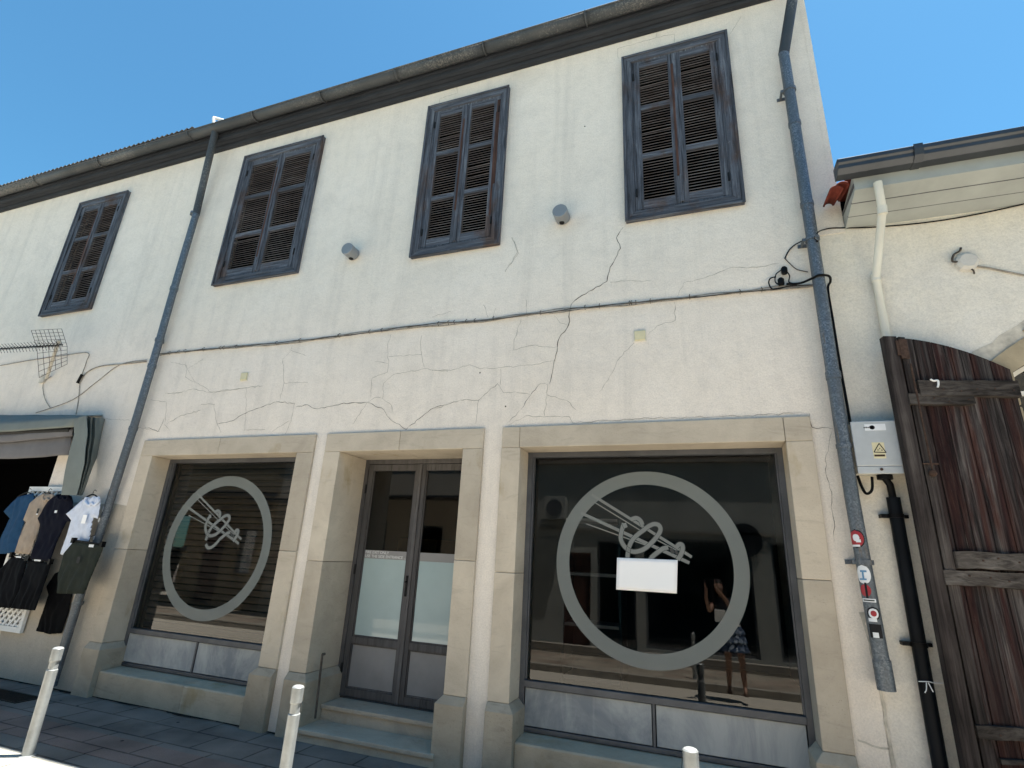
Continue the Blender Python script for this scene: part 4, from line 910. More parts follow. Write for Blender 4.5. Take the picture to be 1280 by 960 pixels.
for px_, py_ in ((1125,645), (1150,806)):
    zz = wp(px_, py_, -.05)[1]; m = MB(); m.tube([(xx+.002, -.05, zz-.014), (xx+.002, -.05, zz+.014)], .050, 18); m.box(xx-.09, xx+.09, -.015, .03, zz-.012, zz+.012); m.box(xx-.09, xx-.05, -.06, -.01, zz-.012, zz+.012); m.build('clamp', 'black', t)
zz = wp(1160,853,-.1)[1]; m = MB(); m.tube(cat([(xx-.05, -.10, zz), (xx, -.112, zz+.006), (xx+.05, -.09, zz), (xx+.17, -.06, zz+.01)]), .003, 6); m.tube(cat([(xx-.01, -.11, zz), (xx-.02, -.12, zz-.04), (xx-.03, -.115, zz-.06)]), .003, 6); m.tube(cat([(xx+.0, -.11, zz), (xx+.015, -.12, zz-.05)]), .003, 6)
tag(m.build('wire_tie', 'sticker_white'), 'thin pale wire knotted round the black conduit', 'wire')

# ================================================================== antenna
ab = wp(62,474,-.02)
t = empty('tv_antenna', (ab[0], -.05, ab[1]), 'rusty television antenna with grid reflector mounted on the left wall', 'antenna')
ya = -.35; q0 = wp3(72,433,ya); m = MB(); m.tube([wp3(58,473,-.04), wp3(74,425,-.30)], .022, 8); m.box(*sorted((wp(55,474,0)[0]-.05, wp(55,474,0)[0]+.06)), -.03, .0, wp(58,474)[1]-.06, wp(58,474)[1]+.07); m.build('mast', 'dirt', t)
e0 = wp3(78,431,ya); e1 = wp3(-30,438,ya); m = MB(); m.tube([e0, e1], .010, 8)
V0, V1 = Vector(e0), Vector(e1)
for i in range(26):
    p = V0.lerp(V1, .04+i/27)
    for s_ in (1, -1): m.tube([p, p+Vector((-.04, -.05*s_, .055))], .003, 5); m.tube([p, p+Vector((-.02, .05*s_, -.05))], .003, 5)
m.build('boom', 'iron', t)
m = MB()
for j, (A, B) in enumerate((((40,412),(77,412)), ((50,470),(80,460)))):
    pass
def grid(c4, nu, nv):
    c4 = [Vector(c) for c in c4]
    for i in range(nu+1):
        u = i/nu; m.tube([c4[0].lerp(c4[1], u), c4[3].lerp(c4[2], u)], .0028, 4)
    for j in range(nv+1):
        v_ = j/nv; m.tube([c4[0].lerp(c4[3], v_), c4[1].lerp(c4[2], v_)], .0028, 4)
grid([wp3(39,413,ya+.02), wp3(77,411,ya-.1), wp3(84,433,ya-.12), wp3(46,434,ya)], 7, 5)
grid([wp3(46,434,ya), wp3(84,433,ya-.12), wp3(84,455,ya+.05), wp3(49,472,ya+.12)], 5, 5)
m.build('reflector_grid', 'rust', t)
cable([(64,470),(54,480),(56,498),(63,510)], -.01, .004, 'thin loose wire hanging below the antenna', 'cable')

# ================================================================== AWNING (folded) over the clothes shop
aw = empty('awning', (-10, 0, 3.1), 'folded grey green cloth awning over the clothes shop on the left', 'awning')
def XZ(px, py, y_): a = wp(px, py, y_); return Vector((a[0], y_, a[1]))
def A7(x, y_): return (x/8, 500+y_/8)
def sheet(rows, mat, nm, thick=.006, seg=16, wob=.008, par=aw):
    """rows: list of (left point, right point) from top to bottom, linearly interpolated with cloth wobble"""
    m = MB(); vs = []; sub = 4; RR = []
    for (l0, r0), (l1, r1) in zip(rows, rows[1:]):
        for k in range(sub): t_ = k/sub; RR.append((l0.lerp(l1, t_), r0.lerp(r1, t_)))
    RR.append(rows[-1])
    for j, (l, r) in enumerate(RR):
        for i in range(seg+1):
            p = l.lerp(r, i/seg); p = p+Vector((0, wob*mnoise.noise(p*3.1), wob*1.3*mnoise.noise(p*2.3+Vector((5,5,5))))); vs.append(p)
    m.add(vs, [(j*(seg+1)+i, j*(seg+1)+i+1, (j+1)*(seg+1)+i+1, (j+1)*(seg+1)+i) for j in range(len(RR)-1) for i in range(seg)], True)
    o = m.build(nm, mat, par); s = o.modifiers.new('thick', 'SOLIDIFY'); s.thickness = thick; return o
def ext(p, q, X=-12.4): t_ = (X-q.x)/(p.x-q.x); return q.lerp(p, t_)   # run the left end on beyond the frame
cr = XZ(*A7(865,158), -.26)
def row(a, b, y_): 
    L_, R_ = XZ(*A7(*a), y_), XZ(*A7(*b), y_); return (ext(L_, R_), R_)
sheet([row((0,150), (1030,150), -.005), row((0,208), (865,158), -.24), row((0,232), (868,170), -.275), row((0,315), (745,268), -.285), row((0,322), (742,275), -.27)], 'awning', 'top_cloth')
sheet([row((0,318), (735,262), -.20), row((0,365), (722,305), -.235), row((0,425), (716,362), -.215), row((0,432), (714,370), -.19)], 'awning2', 'roller_cloth', seg=24)
sheet([row((0,420), (712,362), -.16), row((0,500), (700,450), -.165), row((0,592), (675,553), -.15)], 'awning2', 'valance', seg=30, wob=.016)
# side curtain: broad front strip and gathered folds to the wall
def strip(pxs, mat='awning', nm='side_curtain'):
    """pxs rows of [(x,y,depth)...] """
    m = MB(); W_ = len(pxs[0]); vs = []; sub = 8
    for (r0, r1) in zip(pxs, pxs[1:]):
        for k in range(sub):
            t_ = k/sub
            for a, b in zip(r0, r1): p = XZ(*A7(a[0], a[1]), a[2]).lerp(XZ(*A7(b[0], b[1]), b[2]), t_); vs.append(p+Vector((.008*mnoise.noise(p*4), .008*mnoise.noise(p*5+Vector((3,0,0))), 0)))
    for a in pxs[-1]: vs.append(XZ(*A7(a[0], a[1]), a[2]))
    n = (len(pxs)-1)*sub+1
    m.add(vs, [(j*W_+i, j*W_+i+1, (j+1)*W_+i+1, (j+1)*W_+i) for j in range(n-1) for i in range(W_-1)], False)
    o = m.build(nm, mat, aw); s = o.modifiers.new('thick', 'SOLIDIFY'); s.thickness = .006; return o
strip([[(742,215,-.285),(800,172,-.29),(868,160,-.285)], [(735,350,-.285),(800,350,-.29),(872,300,-.285)], [(665,640,-.28),(760,640,-.285),(840,640,-.28)], [(610,948,-.27),(690,950,-.275),(765,952,-.27)]])
strip([[(868,160,-.283),(890,165,-.20),(915,180,-.24),(935,175,-.15),(960,180,-.17),(1000,172,-.08),(1040,185,-.03),(1048,192,.0)],
       [(868,350,-.28),(880,340,-.19),(905,340,-.23),(925,335,-.14),(950,345,-.16),(980,340,-.08),(1005,330,-.03),(1015,320,.0)],
       [(830,640,-.27),(845,640,-.18),(870,620,-.22),(890,620,-.13),(905,620,-.15),(925,600,-.08),(950,580,-.03),(965,560,.0)],
       [(765,950,-.265),(775,952,-.2),(785,952,-.22),(795,955,-.17),(800,955,-.17),(808,955,-.13),(814,952,-.12),(820,950,-.1)]])
m = MB(); m.tube([XZ(*A7(722,300), -.2), Vector((-12.4, -.2, 3.0))], .045, 16); m.tube([Vector((-7.62, -.0, 3.1)), Vector((-7.66, -.24, 3.08))], .018, 8); m.build('roller_tube', 'iron', aw)

# ================================================================== CLOTHES
def K(pts): return [(x/4.8, 600+y_/4.8) for x, y_ in pts]
def garment(name, label, cat_, outline, y_, mat, thick=.035, folds=9, group='clothes hung outside the left shop', extra=None):
    P_ = [wp(a, b, y_) for a, b in K(outline)]; xs = [p[0] for p in P_]; zs = [p[1] for p in P_]
    st = .0105; nx_g = int((max(xs)-min(xs))/st)+3; nz_g = int((max(zs)-min(zs))/st)+3; X0, Z0_ = min(xs)-st, min(zs)-st
    def inside(x, z):
        c = False
        for (a, b), (c_, d) in zip(P_, P_[1:]+P_[:1]):
            if (b > z) != (d > z) and x < (c_-a)*(z-b)/(d-b)+a: c = not c
        return c
    def dist(x, z):
        best = 9
        for (a, b), (c_, d) in zip(P_, P_[1:]+P_[:1]):
            vx, vz = c_-a, d-b; L2 = vx*vx+vz*vz or 1e-9; t_ = max(0, min(1, ((x-a)*vx+(z-b)*vz)/L2)); best = min(best, math.hypot(x-a-t_*vx, z-b-t_*vz))
        return best
    m = MB(); idx = {}; cx_ = sum(xs)/len(xs); zt_ = max(zs); zb_ = min(zs)
    def vert(i, j, s):
        k = (i, j, s)
        if k not in idx:
            x, z = X0+i*st, Z0_+j*st; d = dist(x, z); inn = inside(x, z); e = min(1, d/.04)**.5 if inn else 0
            fz = (zt_-z)/(zt_-zb_); fold = .024*mnoise.noise(Vector((x*11+2*mnoise.noise(Vector((x*2, z*2, 4))), z*2.2, 0)))*(.5+fz)+.009*mnoise.noise(Vector((x*14, z*9, 1)))
            if not inn:   # snap outside grid points to the outline
                best = None; bd = 9
                for (a, b), (c_, dd) in zip(P_, P_[1:]+P_[:1]):
                    vx, vz = c_-a, dd-b; L2 = vx*vx+vz*vz or 1e-9; t_ = max(0, min(1, ((x-a)*vx+(z-b)*vz)/L2)); q = (a+t_*vx, b+t_*vz); dq = math.hypot(x-q[0], z-q[1])
                    if dq < bd: bd = dq; best = q
                x, z = best
            yy = y_-(thick*.6*e+fold*e) if s == 0 else y_+.012*e
            idx[k] = len(m.v); m.v.append((x, yy, z))
        return idx[k]
    for i in range(nx_g):
        for j in range(nz_g):
            x, z = X0+(i+.5)*st, Z0_+(j+.5)*st
            if inside(x, z):
                for s in (0, 1):
                    q = [vert(i, j, s), vert(i+1, j, s), vert(i+1, j+1, s), vert(i, j+1, s)]; m.f.append(q if s == 0 else q[::-1]); m.mi.append(0); m.sm.append(True)
    o = m.build(name, mat); tag(o, label, cat_, group); return o
def hanger(px, py, y_, wdt, par, mat='black'):
    x, z = wp(px/4.8, 600+py/4.8, y_); m = MB(); m.tube(cat([(x-wdt/2, y_, z-.05), (x-wdt/4, y_, z-.01), (x, y_, z+.01), (x+wdt/4, y_, z-.01), (x+wdt/2, y_, z-.05)], 4), .009, 6)
    m.tube(cat([(x, y_, z+.01), (x, y_, z+.045), (x+.02, y_, z+.065), (x+.035, y_+.01, z+.05)], 5), .003, 5)
    o = m.build('hanger', mat, par); return o
def patch(px, py, w_, h_, y_, mat, par, nm='price_tag'):
    x, z = wp(px/4.8, 600+py/4.8, y_); m = MB(); m.box(x-w_/2, x+w_/2, y_-.002, y_, z-h_/2, z+h_/2); return m.build(nm, mat, par)
lat = empty('lattice_panel', (-8.0, -.05, .5), 'white wooden lattice panel fixed to the wall behind the hanging clothes', 'lattice')
LX0, LX1, LZ0, LZ1 = -8.55, -7.82, .50, 2.24
m = MB()
for a in ((LX0, LX0+.05, LZ0, LZ1), (LX1-.05, LX1, LZ0, LZ1)): m.box(a[0], a[1], -.055, -.02, a[2], a[3])
m.box(LX0+.05, LX1-.05, -.0545, -.02, LZ0, LZ0+.06); m.box(LX0+.05, LX1-.05, -.0545, -.02, LZ1-.06, LZ1); m.build('lattice_frame', 'white', lat)
m = MB()
def clipseg(c, sgn):
    pts = []
    xa, xb, za, zb_ = LX0+.05, LX1-.05, LZ0+.06, LZ1-.06
    # line z = sgn*x + c
    cand = [(xa, sgn*xa+c), (xb, sgn*xb+c), ((za-c)/sgn, za), ((zb_-c)/sgn, zb_)]
    cand = [p for p in cand if xa-1e-6 <= p[0] <= xb+1e-6 and za-1e-6 <= p[1] <= zb_+1e-6]; cand = sorted(set((round(a, 5), round(b, 5)) for a, b in cand))
    return (cand[0], cand[-1]) if len(cand) >= 2 and cand[0] != cand[-1] else None
for sgn, yv in ((1, -.043), (-1, -.033)):
    c = -12
    while c < 12:
        s_ = clipseg(c, sgn)
        if s_:
            (a, b), (c2, d) = s_; L = math.hypot(c2-a, d-b); ox, oz = -(d-b)/L*.016, (c2-a)/L*.016
            m.poly([(a+ox, b+oz), (c2+ox, d+oz), (c2-ox, d-oz), (a-ox, b-oz)], yv, yv+.009)
        c += .098
m.build('lattice_slats', 'white', lat)
g1 = garment('t_shirt', 'petrol blue t-shirt hanging leftmost outside the clothes shop', 't-shirt', [(110,100),(200,78),(212,110),(182,160),(150,240),(130,300),(95,440),(-30,445),(10,330),(60,230),(22,190)], -.13, 'c_blue')
g2 = garment('polo_shirt', 'beige polo shirt hanging between the blue and the navy shirts', 'polo shirt', [(230,95),(262,80),(315,82),(330,110),(290,150),(250,240),(215,350),(180,445),(90,440),(130,310),(155,255),(140,240),(180,140)], -.15, 'c_beige')
g3 = garment('polo_shirt', 'navy blue polo shirt hanging under the awning curtain', 'polo shirt', [(300,110),(340,92),(380,86),(430,95),(440,130),(430,250),(400,250),(340,380),(300,490),(180,470),(230,320),(240,270),(228,230)], -.17, 'c_navy')
g4 = garment('polo_shirt', 'white polo shirt hanging in front of the left downpipe', 'polo shirt', [(490,125),(520,98),(545,108),(565,95),(600,100),(605,140),(588,232),(560,225),(538,360),(480,420),(375,450),(362,445),(430,245),(397,205)], -.19, 'c_white')
g5 = garment('shorts', 'olive grey shorts clipped on a hanger in front of the left downpipe', 'shorts', [(443,366),(530,376),(625,390),(612,430),(505,683),(420,684),(342,680),(352,560),(385,440)], -.25, 'c_olive')
g6 = garment('trousers', 'black trousers clipped in the lower row below the blue t-shirt', 'trousers', [(75,455),(165,478),(120,660),(62,770),(-40,760),(-40,560),(20,520)], -.14, 'c_black')
g7 = garment('trousers', 'black trousers clipped in the lower row below the navy polo shirt', 'trousers', [(172,478),(310,495),(290,560),(210,785),(66,770),(124,655)], -.15, 'c_black')
g8 = garment('t_shirt', 'black t-shirt hanging low on the wall behind the left downpipe', 't-shirt', [(330,560),(365,545),(380,600),(372,680),(435,682),(410,800),(370,920),(295,925),(215,905),(290,690),(278,640)], -.02, 'c_black2', thick=.02)
for gg, a in ((g1, (165,80,-.13,.36)), (g2, (288,82,-.15,.3)), (g3, (380,86,-.17,.34)), (g4, (555,92,-.19,.3))): hanger(a[0], a[1], a[2], a[3], gg)
for gg, a, b, y_ in ((g5, (445,362), (618,386), -.25), (g6, (75,448), (165,470), -.14), (g7, (178,470), (305,490), -.15)):
    p, q = wp3(a[0]/4.8, 600+a[1]/4.8, y_-.01), wp3(b[0]/4.8, 600+b[1]/4.8, y_-.01); m = MB(); m.tube([p, q], .010, 6)
    for e_ in (p, q): m.box(e_[0]-.018, e_[0]+.018, y_-.035, y_+.01, e_[2]-.03, e_[2]+.03)
    mid_ = ((p[0]+q[0])/2, y_, (p[2]+q[2])/2); m.tube(cat([mid_, (mid_[0], y_, mid_[2]+.06), (mid_[0]+.03, y_+.02, mid_[2]+.08)], 4), .004, 5); m.build('clip_hanger', 'black', gg)
patch(228,185,.035,.06,-.20,'sticker_black',g2); patch(222,205,.035,.012,-.203,'sticker_white',g2,'tag_print'); patch(335,190,.045,.03,-.22,'sticker_white',g3); patch(505,235,.07,.10,-.235,'paper',g4); patch(548,395,.08,.03,-.30,'sticker_white',g5); patch(470,480,.05,.07,-.30,'sticker_black',g5)
m = MB(); a = wp3(490/4.8, 600+150/4.8, -.222)
m = MB()
for pp in ([(518,110),(540,150),(512,145)], [(590,108),(562,150),(545,145)]): pass
patch(112,462,.10,.018,-.17,'sticker_white',g6,'clip_strip'); patch(225,482,.12,.018,-.18,'sticker_white',g7,'clip_strip')

def collar(pts, y_, mat, par):
    m = MB(); q = [wp3(a/4.8, 600+b/4.8, y_) for a, b in pts]; m.tube(cat(q, 5), .016, 8); m.build('collar', mat, par)
collar([(518,104),(512,128),(535,152),(553,138),(566,150),(592,128),(590,104)], -.215, 'c_white', g4); collar([(262,88),(258,108),(275,125),(284,112),(300,122),(318,102),(312,86)], -.175, 'c_beige', g2); collar([(345,90),(350,108),(372,120),(382,108),(396,120),(412,102),(405,90)], -.195, 'c_navy', g3)
# ================================================================== BOLLARDS
def bollard(x, y_, h, label, first=None, grp='silver bollards along the kerb'):
    t = empty('bollard', (x, y_, 0), label, 'bollard', grp)
    if first:
        for c in first.children:
            d = c.copy(); C.objects.link(d); d.parent = t; d.matrix_parent_inverse = Matrix.Identity(4); d.matrix_basis = Matrix.Identity(4)
        return t
    def part(nm, prof, mat):
        m = MB()
        for (ra, za), (rb_, zb2) in zip(prof, prof[1:]): m.tube([(0, 0, za), (0, 0, zb2)], [ra, rb_], 32, cap=False)
        m.add([(prof[0][0]*math.cos(i*math.pi/16), prof[0][0]*math.sin(i*math.pi/16), prof[0][1]) for i in range(32)], [list(range(32))]); m.add([(prof[-1][0]*math.cos(i*math.pi/16), prof[-1][0]*math.sin(i*math.pi/16), prof[-1][1]) for i in range(32)], [list(range(32))]); o = m.build(nm, mat); o.parent = t; return o
    r = .039
    part('post', [(r, -.02), (r, .598), (r-.003, .603), (.006, .603)], 'bollard')
    part('neck', [(r-.007, .60), (r-.007, .665)], 'bollard')
    part('cap', [(.006, .662), (r-.002, .662), (r, .668), (r, .755), (r-.006, .762), (r-.016, .766), (.004, .768)], 'bollard')
    part('base_ring', [(r+.016, -.01), (r+.016, .004), (r+.008, .008)], 'bollard')
    return t
b0 = bollard(-5.08, -1.33, .77, 'silver grey bollard at the left end of the pavement below the hanging clothes')
for c in b0.children: c.matrix_parent_inverse = Matrix.Identity(4)
bollard(-2.63, -1.33, .77, 'silver grey bollard in front of the steps of the fire exit door', b0)
bollard(-.145, -1.33, .77, 'silver grey bollard in front of the big shop window, only its top in view', b0)
bollard(-.35, -6.1, .77, 'dark reflected bollard across the street seen in the big shop window', b0, 'bollards on the far kerb')
# grime gathered where the wall meets the pavement
for xa, xb in ((-12, -6.65), (-6.40, -4.2), (-3.95, -3.83), (-1.95, -1.8), (-1.5, .6), (.86, 2.2)):
    m = MB(); n = max(3, int((xb-xa)/.05)); vs = []
    for i in range(n+1):
        x_ = xa+(xb-xa)*i/n; wv = .012+.06*max(0, mnoise.noise(Vector((x_*2.3, 0, 0)))+.25)+.015*mnoise.noise(Vector((x_*17, 0, 2)))
        vs += [(x_, .0-.013, .0062), (x_, -.013-max(.004, wv), .0058)]
    m.add(vs, [(2*i, 2*i+1, 2*i+3, 2*i+2) for i in range(n)]); tag(m.build('dirt_line', 'dark_dirt'), kind='structure')
# drain grate by the left wall
gx, gy = -7.05, -.42
t = empty('drain_grate', (gx, gy, 0), 'dark iron drain grate in the pavement by the left wall', 'drain')
m = MB(); m.box(gx-.45, gx+.35, gy-.13, gy-.11, .0005, .007); m.box(gx-.45, gx+.35, gy+.11, gy+.13, .0005, .007); m.box(gx-.45, gx-.43, gy-.11, gy+.11, .0005, .0068); m.box(gx+.33, gx+.35, gy-.11, gy+.11, .0005, .0068); m.build('grate_frame', 'iron', t)
m = MB()
for i in range(19): xx_ = gx-.41+i*.04; m.box(xx_, xx_+.02, gy-.11, gy+.11, .0012, .006)
m.build('grate_bars', 'iron', t)
m = MB(); m.box(gx-.43, gx+.33, gy-.11, gy+.11, .0004, .0008); m.build('grate_pit_shade', 'dark', t)  # flat near-black sheet painted for the unlit hollow under the bars

# white pipe frame on the roof behind the left downpipe
x, z = wp(272,150,-.3); t = empty('roof_bracket', (x, -.28, 7.62), 'white painted bracket standing on the gutter above the left downpipe', 'bracket')
m = MB(); a = wp3(267,157,-.30); b = wp3(267,147,-.30); c = wp3(284,152,-.18); m.tube([a, b], .022, 8); m.tube([b, c], .022, 8); m.build('bracket_tube', 'white', t)
# far left neighbour wall top glimpsed behind the roof end
nb = empty('neighbour_house', (-19, .2, 0), 'white neighbouring house just beyond the left end of the roof', 'building')
m = MB(); m.box(-24, -16.6, .1, 6, 0, 8.6); m.build('wall', 'stucco', nb); m = MB(); m.box(-24.1, -16.55, -.05, 6.1, 8.6, 8.72); m.build('roof', 'white', nb)

# ================================================================== FAR SIDE OF THE STREET (seen in the shop glass)
YO = -8.0
def far_building(x0, x1, h, mat, label, opens, nm='townhouse', added_shade_canopy=None):
    t = empty(nm, ((x0+x1)/2, YO, 0), label, 'building'); m = MB(); holes_wall(m, x0, x1, 0, h, YO, YO-.35, [o[:4] for o in opens]); m.box(x0, x1, YO-6, YO-5.8, 0, h); m.box(x0, x1, YO-6, YO-.35, h-.15, h-.001)
    m.box(x0, x0+.2, YO-5.8, YO-.35, 0, h-.15); m.box(x1-.2, x1, YO-5.8, YO-.35, 0, h-.15)
    m.build('wall', mat, t)
    m = MB(); m.box(x0, x1, YO, YO+.12, h-.02, h+.12); m.box(x0, x1, YO-6, YO, h, h+.1); m.build('cornice', 'kerb', t)
    m = MB(); m.box(x0+.2, x1-.2, YO-1.6, YO-1.5, 0, h-.16); m.build('room_wall', 'dark', t)
    if added_shade_canopy:
        m = MB(); m.prof([(YO, added_shade_canopy+.12), (YO+1.25, added_shade_canopy), (YO+1.25, added_shade_canopy-.05), (YO, added_shade_canopy)], x0+.1, x1-.1); m.build('added_shade_canopy', 'gutter_dark', t)  # canopy added to throw shade over the far facade below it
    for (a, b, c, d, kind) in opens:
        f = MB(); e = .05
        f.box(a, a+e, YO-.05, YO-.15, c, d); f.box(b-e, b, YO-.05, YO-.15, c, d); f.box(a+e, b-e, YO-.05, YO-.15, d-e, d); f.box(a+e, b-e, YO-.05, YO-.15, c, c+e)
        if kind == 'door': f.box(a+e, b-e, YO-.08, YO-.12, c+e, d-e)
        if kind == 'shutter':
            z = c
            while z < d-.08: f.prof([(YO-.08, z), (YO-.065, z+.03), (YO-.08, z+.07)], a+e, b-e); z += .075
        o = f.build('door' if kind == 'door' else 'window', 'brown_wood' if kind == 'door' else 'frame', t)
        if kind == 'glass': q = MB(); q.add([(a+e, YO-.1, c+e), (b-e, YO-.1, c+e), (b-e, YO-.1, d-e), (a+e, YO-.1, d-e)], [(0,1,2,3)]); q.build('pane', 'glass_dark', o)
    return t
M['far_grey'] = simple('grey rendered shop fascia', (.30, .31, .29), .9, 0, .15, 2, .3); M['far_cream'] = stucco_mat('far cream render', (.45, .41, .34), (.40, .35, .28)); M['far_stone'] = stone_mat('far yellow stone', (.27, .22, .145), (.20, .16, .10), (.10, .085, .06))
fb = far_building(-4.6, 5.0, 4.4, 'far_grey', 'grey shop building across the street seen only reflected in the glass', [(-1.4, .9, .25, 2.6, 'glass'), (1.3, 3.8, .25, 2.6, 'glass'), (-2.5, -1.6, .1, 2.5, 'glass'), (-3.3, -2.65, .1, 2.2, 'door')])
m = MB(); m.box(-4.6, 5, YO+.001, YO+.05, 2.72, 2.78); m.box(-4.6, 5, YO, YO+.25, 0, .18); m.build('ledge', 'kerb', fb)
m = MB(); m.tube([(.79, YO+.02, 2.62), (.79, YO+.05, 2.62)], .36, 40); t = m.build('round_sign', 'sticker_black'); tag(t, 'round dark sign on the grey building across the street', 'sign')
m = MB(); m.bbox(-3.8, -3.25, YO+.02, YO+.30, 2.95, 3.5, .01); ac_ = m.build('air_conditioner', 'far_grey'); tag(ac_, 'grey air conditioner box on the grey building across the street', 'air conditioner')
m = MB(); m.tube([(-3.52, YO+.30, 3.22), (-3.52, YO+.31, 3.22)], .2, 24); m.build('fan_grille', 'frame', ac_)
far_building(-12.4, -4.62, 4.8, 'far_cream', 'cream house across the street reflected beside the grey one', [(-11.9, -11.0, .1, 2.4, 'door'), (-10.3, -8.7, .3, 2.5, 'shutter'), (-8.0, -6.9, .8, 2.4, 'glass'), (-6.3, -5.3, .1, 2.3, 'door')], added_shade_canopy=3.1)
far_building(-22, -12.42, 5.0, 'far_stone', 'yellow stone house across the street reflected in the left shop window', [(-20.5, -18.8, .2, 2.6, 'shutter'), (-17.6, -15.9, .15, 2.7, 'glass'), (-15.0, -14.2, .1, 2.5, 'door'), (-13.6, -13.0, 1.0, 2.3, 'glass')], added_shade_canopy=3.3)
far_building(5.02, 16, 7.2, 'far_cream', 'cream house across the street to the right of the grey one', [(6, 7, .1, 2.4, 'door'), (8, 9.5, .9, 2.3, 'glass')])  # height raised to keep sky out of the fanlight glass reflection

# ================================================================== PERSON taking the photograph (reflected in the big pane)
M['skin'] = simple('skin', (.30, .17, .115), .55, 0, .06, 9); M['hair'] = simple('dark hair', (.014, .010, .008), .5, 0, .4, 50, .3); M['top'] = cloth('dark top', (.02, .02, .024)); M['skirt'] = None
k = NT('blue patterned ruffle cloth'); v = k.vor(28); k.col(k.ramp(v.outputs['Color'], [(.3, (.02, .035, .08)), (.55, (.05, .09, .17)), (.8, (.35, .42, .5))])); k.set(.85); M['skirt'] = k.m
M['sole'] = simple('sandal', (.10, .06, .04), .7); M['lip'] = simple('lips', (.30, .09, .08), .4); M['eye'] = simple('eye white', (.7, .7, .68), .2)
px0, py0 = .22, -4.98
def skin(name, chain, mat, parent, lvl=2, root=0):
    """chain: list of (pos, radius|(rx,ry), parent index)"""
    me = bpy.data.meshes.new(name); bm = bmesh.new(); ly = bm.verts.layers.skin.verify()
    vv = [bm.verts.new(c[0]) for c in chain]
    for i, c in enumerate(chain):
        if c[2] is not None: bm.edges.new((vv[c[2]], vv[i]))
        r = c[1] if isinstance(c[1], tuple) else (c[1], c[1]); vv[i][ly].radius = r; vv[i][ly].use_root = (i == root)
    bm.to_mesh(me); bm.free(); o = bpy.data.objects.new(name, me); C.objects.link(o)
    o.modifiers.new('skin', 'SKIN').use_smooth_shade = True; s = o.modifiers.new('sub', 'SUBSURF'); s.levels = lvl; s.render_levels = lvl
    me.materials.append(M[mat])
    bpy.context.view_layer.update(); dg = bpy.context.evaluated_depsgraph_get(); me2 = bpy.data.meshes.new_from_object(o.evaluated_get(dg)); bpy.data.objects.remove(o)
    me2.name = name
    for p in me2.polygons: p.use_smooth = True
    o = bpy.data.objects.new(name, me2); C.objects.link(o)
    if not me2.materials: me2.materials.append(M[mat])
    if parent: o.parent = parent
    return o
hx, hy = .12, -4.97   # head
pelvis = (.30, -5.02, .90)
body = [(pelvis, (.135, .10), None), ((.28, -5.02, 1.03), (.115, .085), 0), ((.245, -5.02, 1.19), (.12, .09), 1), ((.20, -5.02, 1.33), (.11, .075), 2), ((.165, -5.01, 1.405), (.05, .05), 3), ((.14, -4.99, 1.46), (.047, .047), 4),
        # legs
        ((.385, -5.02, .83), .085, 0), ((.415, -5.00, .47), .052, 6), ((.42, -5.03, .30), .050, 7), ((.43, -5.02, .085), .032, 8), ((.43, -4.94, .035), (.034, .026), 9), ((.43, -4.85, .028), (.036, .018), 10),
        ((.22, -5.02, .83), .085, 0), ((.215, -5.05, .47), .052, 12), ((.21, -5.10, .30), .050, 13), ((.20, -5.12, .085), .032, 14), ((.20, -5.04, .035), (.034, .026), 15), ((.19, -4.95, .028), (.036, .018), 16),
        # right arm (viewer's right) raised to the phone
        ((.325, -5.01, 1.345), .052, 3), ((.35, -4.86, 1.20), .038, 18), ((.20, -4.74, 1.42), .031, 19), ((.085, -4.70, 1.56), .022, 20), 
        ((.065, -5.01, 1.345), .052, 3), ((-.03, -4.88, 1.18), .038, 22), ((-.075, -4.75, 1.40), .030, 23), ((-.06, -4.70, 1.55), .022, 24)]
person = skin('person', body, 'skin', None); tag(person, 'dark haired woman in a blue ruffled skirt taking the photograph, reflected in the big window', 'person')
# head shaped by hand
def head():
    bm = bmesh.new(); bmesh.ops.create_uvsphere(bm, u_segments=40, v_segments=30, radius=1)
    for v in bm.verts:
        x, y_, z = v.co; fx = x*.074; fy = y_*.094; fz = z*.112
        if z < 0: fx *= 1-.30*(-z)**1.6; fy *= 1-.18*(-z)**1.5
        if y_ > 0:   # the face looks towards +y
            n_ = math.exp(-((x/.16)**2+((z+.10)/.22)**2)); fy += .020*n_                                  # nose
            for s in (-1, 1): fy -= .010*math.exp(-(((x-s*.40)/.20)**2+((z-.08)/.12)**2))               # eye sockets
            fy += .006*math.exp(-((x/.34)**2+((z+.46)/.07)**2))*1.2; fy -= .004*math.exp(-((x/.3)**2+((z+.52)/.03)**2)); fy += .010*math.exp(-((x/.3)**2+((z+.80)/.15)**2))
            fy += .004*math.exp(-((z-.28)/.08)**2)
        v.co = Vector((fx, fy, fz))
    return bm
bm = head(); me = bpy.data.meshes.new('head'); bm.to_mesh(me); bm.free(); me.materials.append(M['skin'])
for p in me.polygons: p.use_smooth = True
o = bpy.data.objects.new('head', me); C.objects.link(o); o.parent = person; o.location = (hx+.015, hy+.0, 1.565); HC = Vector(o.location); o.rotation_euler = (R(6), 0, 0)
for s in (-1, 1):
    m = MB(); c = HC+Vector((s*.030, .083, .010)); m.tube([c+Vector((0, -.01, 0)), c+Vector((0, .003, 0)), c+Vector((0, .006, 0))], [.012, .010, .003], 12); m.build('eye', 'eye', person)
    m = MB(); m.tube([c+Vector((0, .004, 0)), c+Vector((0, .0075, 0))], [.006, .003], 10); m.build('iris', 'hair', person)
    m = MB(); c = HC+Vector((s*.074, -.005, -.005)); m.tube([c+Vector((0, .01, -.03)), c+Vector((s*.01, -.002, 0)), c+Vector((s*.006, -.01, .028))], [.006, .014, .007], 8); m.build('ear', 'skin', person)
